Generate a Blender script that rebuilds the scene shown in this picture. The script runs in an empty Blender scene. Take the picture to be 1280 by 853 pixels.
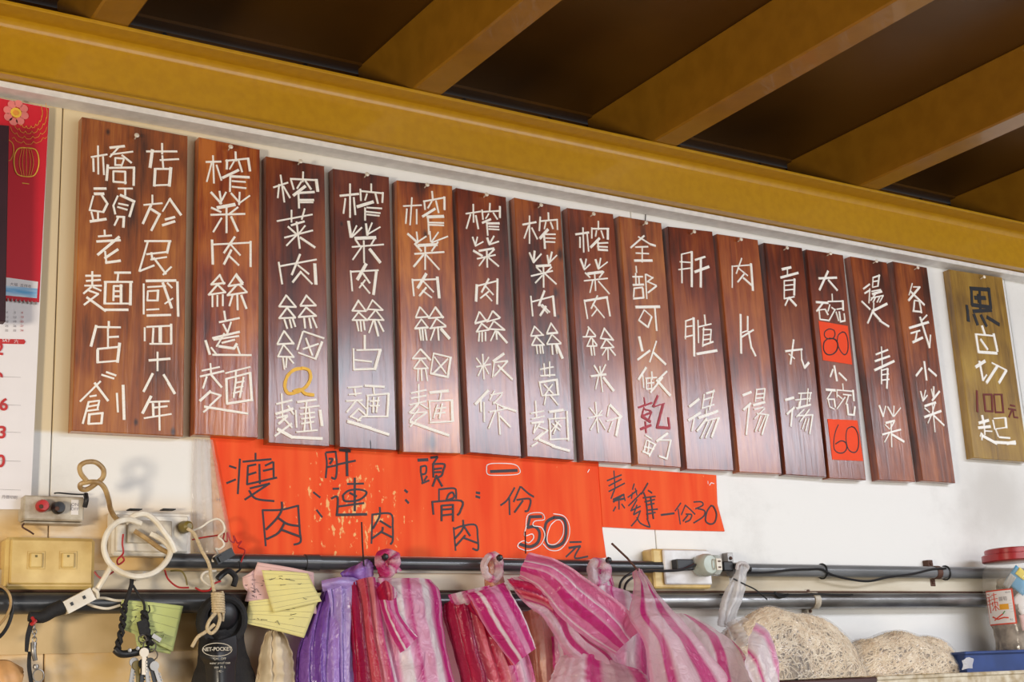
import bpy, math, random
from mathutils import Vector, Matrix
R0 = random.Random(7)
C = bpy.context.scene.collection
S = bpy.context.scene
# ------------------------------------------------------------------ camera, world, lights, exposure
FPX = 1743.4                                    # focal length in pixels of the 1280 px wide frame
YAW, PITCH, ROLL = -0.57913, 0.25984, 0.05253
RM = (Matrix.Rotation(YAW, 3, 'Z') @ Matrix.Rotation(PITCH, 3, 'X') @ Matrix.Rotation(ROLL, 3, 'Y'))
DIST, EYE = 1.89645, 1.5
CAM = Vector((0, -DIST, EYE))
cd = bpy.data.cameras.new('camera'); cam = bpy.data.objects.new('camera', cd); C.objects.link(cam)
cd.sensor_width = 36; cd.lens = FPX / 1280 * 36; cd.clip_start = 0.02
rgt, fwd, up = RM.col[0], RM.col[1], RM.col[2]
cam.matrix_world = Matrix.Translation(CAM) @ Matrix((rgt, up, -fwd)).transposed().to_4x4()
S.camera = cam
w = bpy.data.worlds.new('world'); S.world = w; w.use_nodes = True
w.node_tree.nodes['Background'].inputs[0].default_value = (0.86, 0.93, 1.0, 1)
w.node_tree.nodes['Background'].inputs[1].default_value = 0.30
def area(name, loc, target, sx, sy, power, col):
    l = bpy.data.lights.new(name, 'AREA'); l.shape = 'RECTANGLE'; l.size = sx; l.size_y = sy; l.energy = power; l.color = col
    o = bpy.data.objects.new(name, l); C.objects.link(o); o.location = loc
    o.rotation_euler = (Vector(target) - Vector(loc)).to_track_quat('-Z', 'Y').to_euler(); return o
area('left_key', (-1.3, -1.7, 1.45), (1.0, 0, 1.9), 0.30, 0.30, 42, (1.0, 0.88, 0.70))  # unseen warm key from low left, as cord shadows fall; no actual street lamp
area('street_daylight', (3.15, -2.5, 2.68), (3.15, 0, 2.30), 2.8, 0.46, 62, (0.84, 0.89, 1.0))
area('front_fill', (2.1, -2.5, 1.60), (1.7, 0, 1.95), 2.8, 0.8, 24, (1.0, 0.98, 0.95))  # added fill light for the wall, out of view; no doorway is built
S.view_settings.view_transform = 'Standard'; S.view_settings.look = 'None'
S.view_settings.exposure = 0.0; S.view_settings.gamma = 1; S.view_settings.use_curve_mapping = False

# ------------------------------------------------------------------ helpers
def ray(x, y): return RM @ Vector(((x - 640) / FPX, 1, -(y - 426.5) / FPX))
def P(x, y, d=0.0):
    """the point in front of the wall by d metres that is seen at pixel x, y"""
    r = ray(x, y); return CAM + r * ((DIST - d) / r.y)
def V(*a): return Vector(a)
def rootloc(o):
    while o and o.parent: o = o.parent
    return o.location if o else Vector((0, 0, 0))
def smoothpts(pts, n=6, closed=False):
    pts = [Vector(p) for p in pts]
    if len(pts) < 3: return pts
    out = []; N = len(pts)
    rng = range(N if closed else N - 1)
    for i in rng:
        if closed: a, b, c, d = pts[(i-1) % N], pts[i], pts[(i+1) % N], pts[(i+2) % N]
        else: a, b, c, d = pts[max(i-1, 0)], pts[i], pts[i+1], pts[min(i+2, N-1)]
        for k in range(n):
            t = k / n
            out.append(0.5 * ((2*b) + (c-a)*t + (2*a-5*b+4*c-d)*t*t + (3*b-a-3*c+d)*t**3))
    if not closed: out.append(pts[-1])
    return out
class MB:
    def __init__(s): s.v = []; s.f = []; s.uv = {}
    def add(s, vs, fs, uvs=None):
        o = len(s.v); s.v += [Vector(a) for a in vs]
        for i, f in enumerate(fs):
            s.f.append([o + k for k in f])
            if uvs: s.uv[len(s.f)-1] = [uvs[k] for k in f]
    def box(s, lo, hi, bev=0.0):
        x0, y0, z0 = lo; x1, y1, z1 = hi
        if bev <= 0:
            s.add([(x,y,z) for x in (x0,x1) for y in (y0,y1) for z in (z0,z1)],
                  [(0,1,3,2),(4,6,7,5),(0,4,5,1),(2,3,7,6),(0,2,6,4),(1,5,7,3)])
            return s
        b = bev; vs = []; idx = {}
        for i, x in enumerate((x0, x1)):
            for j, y in enumerate((y0, y1)):
                for k, z in enumerate((z0, z1)):
                    sx, sy, sz = (1,-1)[i], (1,-1)[j], (1,-1)[k]
                    idx[i,j,k] = len(vs)
                    vs += [(x, y+sy*b, z+sz*b), (x+sx*b, y, z+sz*b), (x+sx*b, y+sy*b, z)]
        fs = []
        q = lambda a, ax: idx[a] + ax
        for i in (0,1):
            fs.append([q((i,0,0),0), q((i,1,0),0), q((i,1,1),0), q((i,0,1),0)])
            fs.append([q((0,i,0),1), q((1,i,0),1), q((1,i,1),1), q((0,i,1),1)])
            fs.append([q((0,0,i),2), q((1,0,i),2), q((1,1,i),2), q((0,1,i),2)])
        for i in (0,1):
            for j in (0,1):
                fs.append([q((i,j,0),0), q((i,j,1),0), q((i,j,1),1), q((i,j,0),1)])
                fs.append([q((i,0,j),0), q((i,1,j),0), q((i,1,j),2), q((i,0,j),2)])
                fs.append([q((0,i,j),1), q((1,i,j),1), q((1,i,j),2), q((0,i,j),2)])
                for k in (0,1): fs.append([idx[i,j,k], idx[i,j,k]+1, idx[i,j,k]+2])
        s.add(vs, fs); return s
    def obox(s, c, ax, ay, az):
        """box from its centre and three half-axis vectors"""
        c = Vector(c); s.add([c + i*ax + j*ay + k*az for i in (-1,1) for j in (-1,1) for k in (-1,1)],
              [(0,1,3,2),(4,6,7,5),(0,4,5,1),(2,3,7,6),(0,2,6,4),(1,5,7,3)]); return s
    def tube(s, pts, r, sides=8, closed=False, smooth=6):
        pts = smoothpts(pts, smooth, closed) if smooth else [Vector(p) for p in pts]
        pts = [p for i, p in enumerate(pts) if i == 0 or (p - pts[i-1]).length > 1e-6]
        N = len(pts); vs = []; up_ = None
        for i, p in enumerate(pts):
            if closed: t = pts[(i+1) % N] - pts[i-1]
            else: t = pts[min(i+1, N-1)] - pts[max(i-1, 0)]
            t = t.normalized() if t.length > 1e-9 else Vector((1,0,0))
            if up_ is None: up_ = t.orthogonal().normalized()
            up_ = (up_ - t * up_.dot(t)); up_ = up_.normalized() if up_.length > 1e-6 else t.orthogonal().normalized()
            b = t.cross(up_)
            rr = r(i / max(N-1, 1)) if callable(r) else r
            for k in range(sides):
                a = 2*math.pi*k/sides; vs.append(p + up_*math.cos(a)*rr + b*math.sin(a)*rr)
        fs = []
        for i in range(N if closed else N-1):
            j = (i+1) % N
            for k in range(sides): fs.append([i*sides+k, i*sides+(k+1) % sides, j*sides+(k+1) % sides, j*sides+k])
        if not closed: fs += [list(range(sides))[::-1], [(N-1)*sides+k for k in range(sides)]]
        s.add(vs, fs); return s
    def lathe(s, prof, org, axis=(0,0,1), n=24):
        ax = Vector(axis).normalized(); u = ax.orthogonal().normalized(); b = ax.cross(u); org = Vector(org)
        vs = [org + ax*h + (u*math.cos(2*math.pi*k/n) + b*math.sin(2*math.pi*k/n))*r for r, h in prof for k in range(n)]
        fs = [[i*n+k, i*n+(k+1) % n, (i+1)*n+(k+1) % n, (i+1)*n+k] for i in range(len(prof)-1) for k in range(n)]
        fs += [list(range(n))[::-1], [(len(prof)-1)*n+k for k in range(n)]]
        s.add(vs, fs); return s
    def prism(s, pts, d0, d1, ch=0.0):
        """flat outline given as x,z points, from wall distance d0 (back) to d1 (front)"""
        n = len(pts); cx = sum(p[0] for p in pts)/n; cz = sum(p[1] for p in pts)/n
        vs = [(p[0], -d0, p[1]) for p in pts]
        fs = [list(range(n))]
        if ch > 0:
            vs += [(p[0], -(d1-ch), p[1]) for p in pts]
            vs += [(p[0] + (ch if p[0] < cx else -ch), -d1, p[1] + (ch if p[1] < cz else -ch)) for p in pts]; L = 3
        else: vs += [(p[0], -d1, p[1]) for p in pts]; L = 2
        for l in range(L-1):
            for k in range(n): fs.append([l*n+k, l*n+(k+1) % n, (l+1)*n+(k+1) % n, (l+1)*n+k])
        fs.append([(L-1)*n+k for k in range(n)][::-1])
        s.add(vs, fs); return s
    def stick(s, a, b, w_, d0, t):
        """thin strip on a plane parallel to the wall"""
        a = Vector(a); b = Vector(b); u = b - a; u.y = 0
        if u.length < 1e-6: u = Vector((1,0,0))*1e-4
        u.normalize(); n = Vector((-u.z, 0, u.x)) * (w_/2); e = u*(w_*0.25); a = a - e; b = b + e
        vs = []
        for dd in (d0, d0+t):
            for p, sg in ((a,1),(a,-1),(b,-1),(b,1)):
                q = p + n*sg; vs.append((q.x, -dd, q.z))
        s.add(vs, [(0,1,2,3),(4,7,6,5),(0,4,5,1),(1,5,6,2),(2,6,7,3),(3,7,4,0)]); return s
    def sheet(s, rows, nu=30, nv=30, fold=0, nf=5, wr=0.0, seed=0, back=None, uvrange=(0,1)):
        """cloth or film through a grid of points; folds run down it"""
        last = sum((p.z for p in rows[-1]), 0.0)/len(rows[-1]); first = sum((p.z for p in rows[0]), 0.0)/len(rows[0])
        if last < 1.566 and first - last > 0.05:      # hangs on below the frame
            rows = rows + [[p + Vector((0, 0, -0.13)) for p in rows[-1]]]; nv = int(nv*1.5)
        rnd = random.Random(seed); cols = [smoothpts(r, 8) if len(r) > 2 else [Vector(r[0]).lerp(Vector(r[1]), t/8) for t in range(9)] for r in rows]
        m = len(cols[0]); lines = []
        for k in range(m): lines.append(smoothpts([c[k] for c in cols], 8) if len(cols) > 2 else [cols[0][k].lerp(cols[1][k], t/8) for t in range(9)])
        n = len(lines[0])
        def samp(u, v):
            x = u*(m-1); y = v*(n-1); i = min(int(x), m-2); j = min(int(y), n-2); fx = x-i; fy = y-j
            return (lines[i][j].lerp(lines[i+1][j], fx)).lerp(lines[i][j+1].lerp(lines[i+1][j+1], fx), fy)
        ph = [rnd.uniform(0, 6.28) for _ in range(8)]
        vs = []; uvs = []
        for j in range(nv+1):
            for i in range(nu+1):
                u = i/nu; v = j/nv; p = samp(u, v)
                o = fold*(math.sin(u*nf*6.28+ph[0]+0.8*math.sin(v*3+ph[1])) + 0.45*math.sin(u*nf*2.3*6.28+ph[2]+1.2*math.sin(v*2+ph[3])))
                o += wr*(math.sin(u*9+v*17+ph[4])*math.sin(v*23-u*7+ph[5]) + 0.5*math.sin(v*41+u*13+ph[6])*math.sin(u*31+ph[7]))
                vs.append(p + Vector((0, -o, 0))); uvs.append((uvrange[0]+u*(uvrange[1]-uvrange[0]), v))
        fs = [[j*(nu+1)+i, (j+1)*(nu+1)+i, (j+1)*(nu+1)+i+1, j*(nu+1)+i+1] for j in range(nv) for i in range(nu)]
        s.add(vs, fs, uvs); return s
    def build(s, name, m, parent=None, smooth=False, loc=None, solid=0.0):
        if parent is not None: o0 = rootloc(parent)
        elif loc is not None: o0 = Vector(loc)
        else:
            o0 = Vector((sum(v.x for v in s.v)/len(s.v), sum(v.y for v in s.v)/len(s.v), min(v.z for v in s.v)))
        me = bpy.data.meshes.new(name); me.from_pydata([v - o0 for v in s.v], [], s.f)
        if s.uv:
            ul = me.uv_layers.new(name='UVMap')
            for p in me.polygons:
                q = s.uv.get(p.index)
                if q:
                    for k, li in enumerate(p.loop_indices): ul.data[li].uv = q[k]
        import bmesh
        bm = bmesh.new(); bm.from_mesh(me); bmesh.ops.recalc_face_normals(bm, faces=bm.faces); bm.to_mesh(me); bm.free()
        if smooth:
            for p in me.polygons: p.use_smooth = True
            if smooth != 'all': me.set_sharp_from_angle(angle=math.radians(40))
        me.materials.append(m)
        o = bpy.data.objects.new(name, me); C.objects.link(o)
        if parent is not None: o.parent = parent
        else: o.location = o0
        if solid: md = o.modifiers.new('thickness', 'SOLIDIFY'); md.thickness = solid; md.offset = 0
        return o
def tag(o, label=None, cat=None, group=None, kind=None):
    for k, v in (('label', label), ('category', cat), ('group', group), ('kind', kind)):
        if v: o[k] = v
    return o
def thing(name, loc, label, cat, group=None):
    o = bpy.data.objects.new(name, None); C.objects.link(o); o.location = loc; o.empty_display_size = 0.02
    return tag(o, label, cat, group)
def text_on(txt, size, org, m, parent, name='lettering', ux=(1,0,0), uy=(0,0,1), bold=0.0, fn=None, align='CENTER'):
    cu = bpy.data.curves.new('t', 'FONT'); cu.body = txt; cu.size = size; cu.align_x = align; cu.align_y = 'CENTER'; cu.offset = bold
    to = bpy.data.objects.new('t', cu); C.objects.link(to)
    dg = bpy.context.evaluated_depsgraph_get(); me = to.evaluated_get(dg).to_mesh()
    mb = MB(); ux = Vector(ux); uy = Vector(uy); org = Vector(org)
    vs = [fn(v.co.x, v.co.y) if fn else org + ux*v.co.x + uy*v.co.y for v in me.vertices]
    mb.add(vs, [list(p.vertices) for p in me.polygons])
    o = mb.build(name, m, parent)
    bpy.data.objects.remove(to); bpy.data.curves.remove(cu); return o

# ------------------------------------------------------------------ materials
def nodes(name):
    m = bpy.data.materials.new(name); m.use_nodes = True; nt = m.node_tree
    return m, nt, nt.nodes['Principled BSDF']
def N(nt, t, **kw):
    n = nt.nodes.new(t)
    for k, v in kw.items():
        if k.startswith('i_'): n.inputs[int(k[2:]) if k[2:].isdigit() else k[2:]].default_value = v
        else: setattr(n, k, v)
    return n
def ramp(nt, fac, stops, interp='LINEAR'):
    r = N(nt, 'ShaderNodeValToRGB'); r.color_ramp.interpolation = interp
    while len(r.color_ramp.elements) < len(stops): r.color_ramp.elements.new(0.5)
    for e, (p, c) in zip(r.color_ramp.elements, stops): e.position = p; e.color = (*c, 1) if len(c) == 3 else c
    nt.links.new(fac, r.inputs[0]); return r.outputs[0]
def mat(name, col, rough=0.5, metal=0.0, var=0.12, scale=30, bump=0.0, col2=None, coat=0.0, spec=0.5, stretch=(1,1,1), trans=0.0):
    m, nt, b = nodes(name); L = nt.links
    tc = N(nt, 'ShaderNodeTexCoord'); mp = N(nt, 'ShaderNodeMapping'); mp.inputs['Scale'].default_value = stretch
    L.new(tc.outputs['Object'], mp.inputs[0])
    n = N(nt, 'ShaderNodeTexNoise'); n.inputs['Scale'].default_value = scale; n.inputs['Detail'].default_value = 5; L.new(mp.outputs[0], n.inputs[0])
    c2 = col2 or tuple(c*(1-var*2) for c in col)
    L.new(ramp(nt, n.outputs['Fac'], [(0.35, c2), (0.62, col)]), b.inputs['Base Color'])
    b.inputs['Roughness'].default_value = rough; b.inputs['Metallic'].default_value = metal
    b.inputs['Coat Weight'].default_value = coat; b.inputs['Specular IOR Level'].default_value = spec
    if trans: b.inputs['Transmission Weight'].default_value = trans
    if bump:
        bp = N(nt, 'ShaderNodeBump'); bp.inputs['Strength'].default_value = bump; bp.inputs['Distance'].default_value = 0.002
        L.new(n.outputs['Fac'], bp.inputs['Height']); L.new(bp.outputs[0], b.inputs['Normal'])
    return m
def wood(name, dark, mid, light, seed, rough=0.3, knots=()):
    m, nt, b = nodes(name); L = nt.links
    tc = N(nt, 'ShaderNodeTexCoord'); mp = N(nt, 'ShaderNodeMapping'); mp.inputs['Scale'].default_value = (1, 1, 0.07); mp.inputs['Location'].default_value = (seed*3.1, seed*1.7, seed)
    L.new(tc.outputs['Object'], mp.inputs[0])
    n = N(nt, 'ShaderNodeTexNoise'); n.inputs['Scale'].default_value = 95; n.inputs['Detail'].default_value = 6; n.inputs['Distortion'].default_value = 0.6; L.new(mp.outputs[0], n.inputs[0])
    fine = N(nt, 'ShaderNodeTexNoise'); fine.inputs['Scale'].default_value = 520; fine.inputs['Detail'].default_value = 3; L.new(mp.outputs[0], fine.inputs[0])
    mp2 = N(nt, 'ShaderNodeMapping'); mp2.inputs['Scale'].default_value = (1, 1, 0.45); mp2.inputs['Location'].default_value = (seed*1.3, 0, seed*2.2); L.new(tc.outputs['Object'], mp2.inputs[0])
    blot = N(nt, 'ShaderNodeTexNoise'); blot.inputs['Scale'].default_value = 16; blot.inputs['Detail'].default_value = 3; L.new(mp2.outputs[0], blot.inputs[0])
    mx = N(nt, 'ShaderNodeMath', operation='MULTIPLY_ADD', i_1=0.42); L.new(n.outputs['Fac'], mx.inputs[0])
    m2 = N(nt, 'ShaderNodeMath', operation='MULTIPLY_ADD', i_1=0.16, i_2=0.03); L.new(fine.outputs['Fac'], m2.inputs[0])
    m3 = N(nt, 'ShaderNodeMath', operation='MULTIPLY_ADD', i_1=0.74); L.new(blot.outputs['Fac'], m3.inputs[0]); L.new(m2.outputs[0], m3.inputs[2]); L.new(m3.outputs[0], mx.inputs[2])
    col = ramp(nt, mx.outputs[0], [(0.50, dark), (0.67, mid), (0.84, light)])
    for kp, kr in knots:                        # dark knots in the grain: place on the board and radius
        mk_ = N(nt, 'ShaderNodeMapping'); mk_.vector_type = 'POINT'; mk_.inputs['Location'].default_value = (-kp[0], -kp[1], -kp[2]*0.6); mk_.inputs['Scale'].default_value = (1, 1, 0.6)
        L.new(tc.outputs['Object'], mk_.inputs[0])
        ln = N(nt, 'ShaderNodeVectorMath', operation='LENGTH'); L.new(mk_.outputs[0], ln.inputs[0])
        ad = N(nt, 'ShaderNodeMath', operation='MULTIPLY_ADD', i_1=kr*1.2); L.new(n.outputs['Fac'], ad.inputs[0]); L.new(ln.outputs['Value'], ad.inputs[2])
        rg = N(nt, 'ShaderNodeMapRange'); rg.inputs[1].default_value = kr*1.9; rg.inputs[2].default_value = kr*0.9; rg.inputs[4].default_value = 0.85; L.new(ad.outputs[0], rg.inputs[0])
        mm = N(nt, 'ShaderNodeMix', data_type='RGBA'); L.new(rg.outputs[0], mm.inputs[0]); L.new(col, mm.inputs[6]); mm.inputs[7].default_value = (0.012, 0.005, 0.005, 1); col = mm.outputs[2]
    L.new(col, b.inputs['Base Color'])
    b.inputs['Roughness'].default_value = rough; b.inputs['Coat Weight'].default_value = 0.8; b.inputs['Coat Roughness'].default_value = 0.16
    bp = N(nt, 'ShaderNodeBump'); bp.inputs['Strength'].default_value = 0.35; bp.inputs['Distance'].default_value = 0.0012
    L.new(n.outputs['Fac'], bp.inputs['Height']); L.new(bp.outputs[0], b.inputs['Normal']); L.new(bp.outputs[0], b.inputs['Coat Normal'])
    return m
def film(name, stops, alpha=0.9, rough=0.25, transl=0.45, axis=0, wrinkle=40, interp='LINEAR', rep=1.0):
    """striped thin plastic: stops run along the UV axis"""
    m = bpy.data.materials.new(name); m.use_nodes = True; nt = m.node_tree; nt.nodes.clear(); L = nt.links
    uv = N(nt, 'ShaderNodeUVMap'); sp = N(nt, 'ShaderNodeSeparateXYZ'); L.new(uv.outputs[0], sp.inputs[0])
    md = N(nt, 'ShaderNodeMath', operation='MULTIPLY', i_1=rep); L.new(sp.outputs[axis], md.inputs[0])
    fr = N(nt, 'ShaderNodeMath', operation='FRACT'); L.new(md.outputs[0], fr.inputs[0])
    src = fr.outputs[0] if rep != 1.0 else sp.outputs[axis]
    col = ramp(nt, src, stops, interp)
    tc = N(nt, 'ShaderNodeTexCoord'); ns = N(nt, 'ShaderNodeTexNoise'); ns.inputs['Scale'].default_value = wrinkle; ns.inputs['Detail'].default_value = 4; ns.inputs['Distortion'].default_value = 1.2
    L.new(tc.outputs['Object'], ns.inputs[0])
    bp = N(nt, 'ShaderNodeBump'); bp.inputs['Strength'].default_value = 0.7; bp.inputs['Distance'].default_value = 0.009; L.new(ns.outputs['Fac'], bp.inputs['Height'])
    p = N(nt, 'ShaderNodeBsdfPrincipled'); p.inputs['Roughness'].default_value = rough; p.inputs['Specular IOR Level'].default_value = 0.7
    L.new(col, p.inputs['Base Color']); L.new(bp.outputs[0], p.inputs['Normal'])
    tr = N(nt, 'ShaderNodeBsdfTranslucent'); L.new(col, tr.inputs[0]); L.new(bp.outputs[0], tr.inputs[1])
    mx = N(nt, 'ShaderNodeMixShader', i_0=transl); L.new(p.outputs[0], mx.inputs[1]); L.new(tr.outputs[0], mx.inputs[2])
    tp = N(nt, 'ShaderNodeBsdfTransparent'); mx2 = N(nt, 'ShaderNodeMixShader', i_0=alpha); L.new(tp.outputs[0], mx2.inputs[1]); L.new(mx.outputs[0], mx2.inputs[2])
    out = N(nt, 'ShaderNodeOutputMaterial'); L.new(mx2.outputs[0], out.inputs[0]); return m

M = {}
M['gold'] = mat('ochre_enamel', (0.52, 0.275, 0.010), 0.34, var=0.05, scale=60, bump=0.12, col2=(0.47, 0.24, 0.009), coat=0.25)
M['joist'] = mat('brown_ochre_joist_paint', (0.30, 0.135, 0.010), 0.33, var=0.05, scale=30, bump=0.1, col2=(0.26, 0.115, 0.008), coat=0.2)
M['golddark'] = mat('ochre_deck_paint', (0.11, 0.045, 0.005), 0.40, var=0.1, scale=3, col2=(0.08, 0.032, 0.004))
M['trimwhite'] = mat('white_trim_paint', (0.80, 0.77, 0.74), 0.45, var=0.06, scale=60, bump=0.3)
M['stick'] = mat('peeled_white_wood', (0.97, 0.94, 0.89), 0.5, var=0.05, scale=400, col2=(0.92, 0.86, 0.76))
M['nail'] = mat('pale_nail_head', (0.92, 0.82, 0.68), 0.35, metal=0.1)
M['blackpaint'] = mat('black_stick_paint', (0.010, 0.012, 0.018), 0.5)
M['redpaint'] = mat('red_stick_paint', (0.42, 0.015, 0.03), 0.5)
M['darkred'] = mat('dark_red_stick_paint', (0.16, 0.012, 0.008), 0.5)
M['yellow'] = mat('yellow_paint', (0.90, 0.50, 0.01), 0.4)
M['marker'] = mat('black_marker', (0.022, 0.012, 0.018), 0.55, var=0.2, scale=900)
M['whitemarker'] = mat('white_marker', (0.92, 0.85, 0.83), 0.5)
M['card'] = mat('fluorescent_red_card', (0.93, 0.080, 0.022), 0.6, var=0.03, spec=0.2)
M['cream'] = mat('aged_cream_plastic', (0.74, 0.54, 0.20), 0.4, scale=25, col2=(0.58, 0.38, 0.11), coat=0.2)
M['greyplastic'] = mat('grimy_grey_plastic', (0.56, 0.50, 0.40), 0.45, col2=(0.32, 0.25, 0.17), scale=45)
M['whiteplastic'] = mat('white_plastic', (0.80, 0.76, 0.68), 0.35, col2=(0.66, 0.58, 0.46), scale=40)
M['coolwhite'] = mat('grey_white_plastic', (0.80, 0.79, 0.79), 0.35, col2=(0.66, 0.64, 0.62), scale=40)
M['black'] = mat('black_plastic', (0.010, 0.010, 0.012), 0.42, coat=0.05)
M['blackcloth'] = mat('black_cloth', (0.012, 0.011, 0.012), 0.75, bump=0.5, scale=300)
M['red'] = mat('red_plastic', (0.50, 0.015, 0.015), 0.35)
M['redwire'] = mat('red_wire_sheath', (0.45, 0.02, 0.02), 0.4)
M['beigecord'] = mat('beige_cord_sheath', (0.50, 0.33, 0.14), 0.4, col2=(0.25, 0.14, 0.05), scale=60)
M['whitecord'] = mat('white_cord_sheath', (0.85, 0.80, 0.70), 0.4, col2=(0.72, 0.62, 0.46), scale=40)
M['rope'] = mat('cream_rope', (0.66, 0.52, 0.32), 0.8, bump=0.8, scale=350)
M['pvc_shadedpipe'] = mat('dark_grey_pipe', (0.055, 0.057, 0.062), 0.30, var=0.25, scale=30, coat=0.3, stretch=(0.2,1,1))
M['greypipe'] = mat('grey_conduit', (0.17, 0.175, 0.18), 0.28, var=0.25, scale=30, coat=0.3, stretch=(0.2,1,1))
M['steelpipe'] = mat('dull_steel_pipe', (0.36, 0.36, 0.36), 0.32, metal=0.7, scale=35, col2=(0.17, 0.16, 0.15), stretch=(0.25,1,1))
M['steel'] = mat('bright_steel', (0.36, 0.34, 0.32), 0.40, metal=0.8)
M['rust'] = mat('rusty_brown_iron', (0.10, 0.040, 0.022), 0.7, scale=60, bump=0.5)
M['ledge'] = mat('stained_cream_ledge', (0.66, 0.59, 0.46), 0.6, col2=(0.48, 0.38, 0.24), scale=20, bump=0.3, stretch=(0.2,1,1))
M['olive'] = mat('olive_plug_plastic', (0.20, 0.15, 0.03), 0.4)
M['paperwhite'] = mat('calendar_paper', (0.84, 0.80, 0.81), 0.5, var=0.01)
M['calred'] = mat('calendar_red_print', (0.62, 0.012, 0.028), 0.45, var=0.05, scale=6)
M['inkred'] = mat('red_ink', (0.62, 0.03, 0.03), 0.6)
M['inkgrey'] = mat('grey_ink', (0.25, 0.22, 0.24), 0.6)
M['gilt'] = mat('gold_print', (0.85, 0.34, 0.05), 0.5)
M['petal'] = mat('pink_petal_print', (0.80, 0.22, 0.20), 0.5)
M['petal2'] = mat('yellow_stamen_print', (0.90, 0.55, 0.06), 0.5)
M['skyblue'] = mat('sea_photo_print', (0.12, 0.40, 0.72), 0.5, col2=(0.75, 0.85, 0.92), scale=40, stretch=(0.3,1,2))
M['maroon'] = mat('dark_maroon_board', (0.030, 0.004, 0.010), 0.5)
M['noodle'] = mat('dried_noodle', (0.80, 0.66, 0.46), 0.45, col2=(0.62, 0.45, 0.26), scale=90)
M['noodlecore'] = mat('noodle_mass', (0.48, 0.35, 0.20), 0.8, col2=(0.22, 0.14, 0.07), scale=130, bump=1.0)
M['blue'] = mat('navy_blue_plastic', (0.022, 0.055, 0.20), 0.4, coat=0.2)
M['brownshelf'] = mat('dark_brown_edging', (0.055, 0.016, 0.014), 0.45)
M['creamshelf'] = mat('cream_metal_edging', (0.66, 0.58, 0.44), 0.4, col2=(0.38, 0.28, 0.15), scale=50)
M['lid'] = mat('red_screw_lid_plastic', (0.38, 0.012, 0.015), 0.3, coat=0.3)
M['labelred'] = mat('orange_red_label_ink', (0.75, 0.06, 0.02), 0.5)
M['labelwhite'] = mat('label_white', (0.82, 0.77, 0.74), 0.45, var=0.02)
M['green'] = mat('green_ink', (0.05, 0.25, 0.06), 0.5)
M['tape'] = mat('orange_tan_paper', (0.80, 0.42, 0.16), 0.5)
M['floor'] = mat('grey_tile_floor', (0.36, 0.33, 0.29), 0.5, scale=5)
M['sidewall'] = mat('painted_plaster', (0.62, 0.58, 0.50), 0.7, scale=4)

def wall_material():
    m, nt, b = nodes('grimy_white_wall'); L = nt.links
    tc = N(nt, 'ShaderNodeTexCoord'); sp = N(nt, 'ShaderNodeSeparateXYZ'); L.new(tc.outputs['Object'], sp.inputs[0])
    def mr(src, a, b_, smooth=True):
        r = N(nt, 'ShaderNodeMapRange'); r.interpolation_type = 'SMOOTHSTEP' if smooth else 'LINEAR'
        r.inputs[1].default_value = a; r.inputs[2].default_value = b_; L.new(src, r.inputs[0]); return r.outputs[0]
    def mul(a, b_):
        r = N(nt, 'ShaderNodeMath', operation='MULTIPLY'); L.new(a, r.inputs[0])
        if isinstance(b_, float): r.inputs[1].default_value = b_
        else: L.new(b_, r.inputs[1])
        return r.outputs[0]
    def mix(f, a, c2):
        r = N(nt, 'ShaderNodeMix', data_type='RGBA'); L.new(f, r.inputs[0])
        if isinstance(a, tuple): r.inputs[6].default_value = (*a, 1)
        else: L.new(a, r.inputs[6])
        r.inputs[7].default_value = (*c2, 1); return r.outputs[2]
    n = N(nt, 'ShaderNodeTexNoise'); n.inputs['Scale'].default_value = 7; n.inputs['Detail'].default_value = 5; L.new(tc.outputs['Object'], n.inputs[0])
    # left end tan above board bottoms; kitchen grease yellows it under the switch boxes
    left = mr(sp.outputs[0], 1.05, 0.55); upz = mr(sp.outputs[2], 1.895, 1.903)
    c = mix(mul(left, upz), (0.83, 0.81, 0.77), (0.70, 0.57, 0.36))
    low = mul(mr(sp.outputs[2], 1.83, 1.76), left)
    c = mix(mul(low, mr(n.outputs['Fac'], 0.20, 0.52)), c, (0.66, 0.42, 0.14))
    n2 = N(nt, 'ShaderNodeTexNoise'); n2.inputs['Scale'].default_value = 3.2; n2.inputs['Detail'].default_value = 8; n2.inputs['Roughness'].default_value = 0.7; L.new(tc.outputs['Object'], n2.inputs[0])
    c = mix(mul(mr(n2.outputs['Fac'], 0.52, 0.72), 0.30), c, (0.46, 0.43, 0.39))
    # soot blotch above the jar
    vm = N(nt, 'ShaderNodeVectorMath', operation='DISTANCE'); vm.inputs[1].default_value = (2.44, 0, 1.88); L.new(tc.outputs['Object'], vm.inputs[0])
    nn = N(nt, 'ShaderNodeMath', operation='MULTIPLY_ADD', i_1=0.30); L.new(n.outputs['Fac'], nn.inputs[0]); L.new(vm.outputs['Value'], nn.inputs[2])
    c = mix(mul(mr(nn.outputs[0], 0.36, 0.17), 0.45), c, (0.36, 0.31, 0.26))
    L.new(c, b.inputs['Base Color']); b.inputs['Roughness'].default_value = 0.42
    n3 = N(nt, 'ShaderNodeTexNoise'); n3.inputs['Scale'].default_value = 180; L.new(tc.outputs['Object'], n3.inputs[0])
    bp = N(nt, 'ShaderNodeBump'); bp.inputs['Strength'].default_value = 0.15; bp.inputs['Distance'].default_value = 0.001; L.new(n3.outputs['Fac'], bp.inputs['Height']); L.new(bp.outputs[0], b.inputs['Normal'])
    return m
M['wall'] = wall_material()

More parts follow.
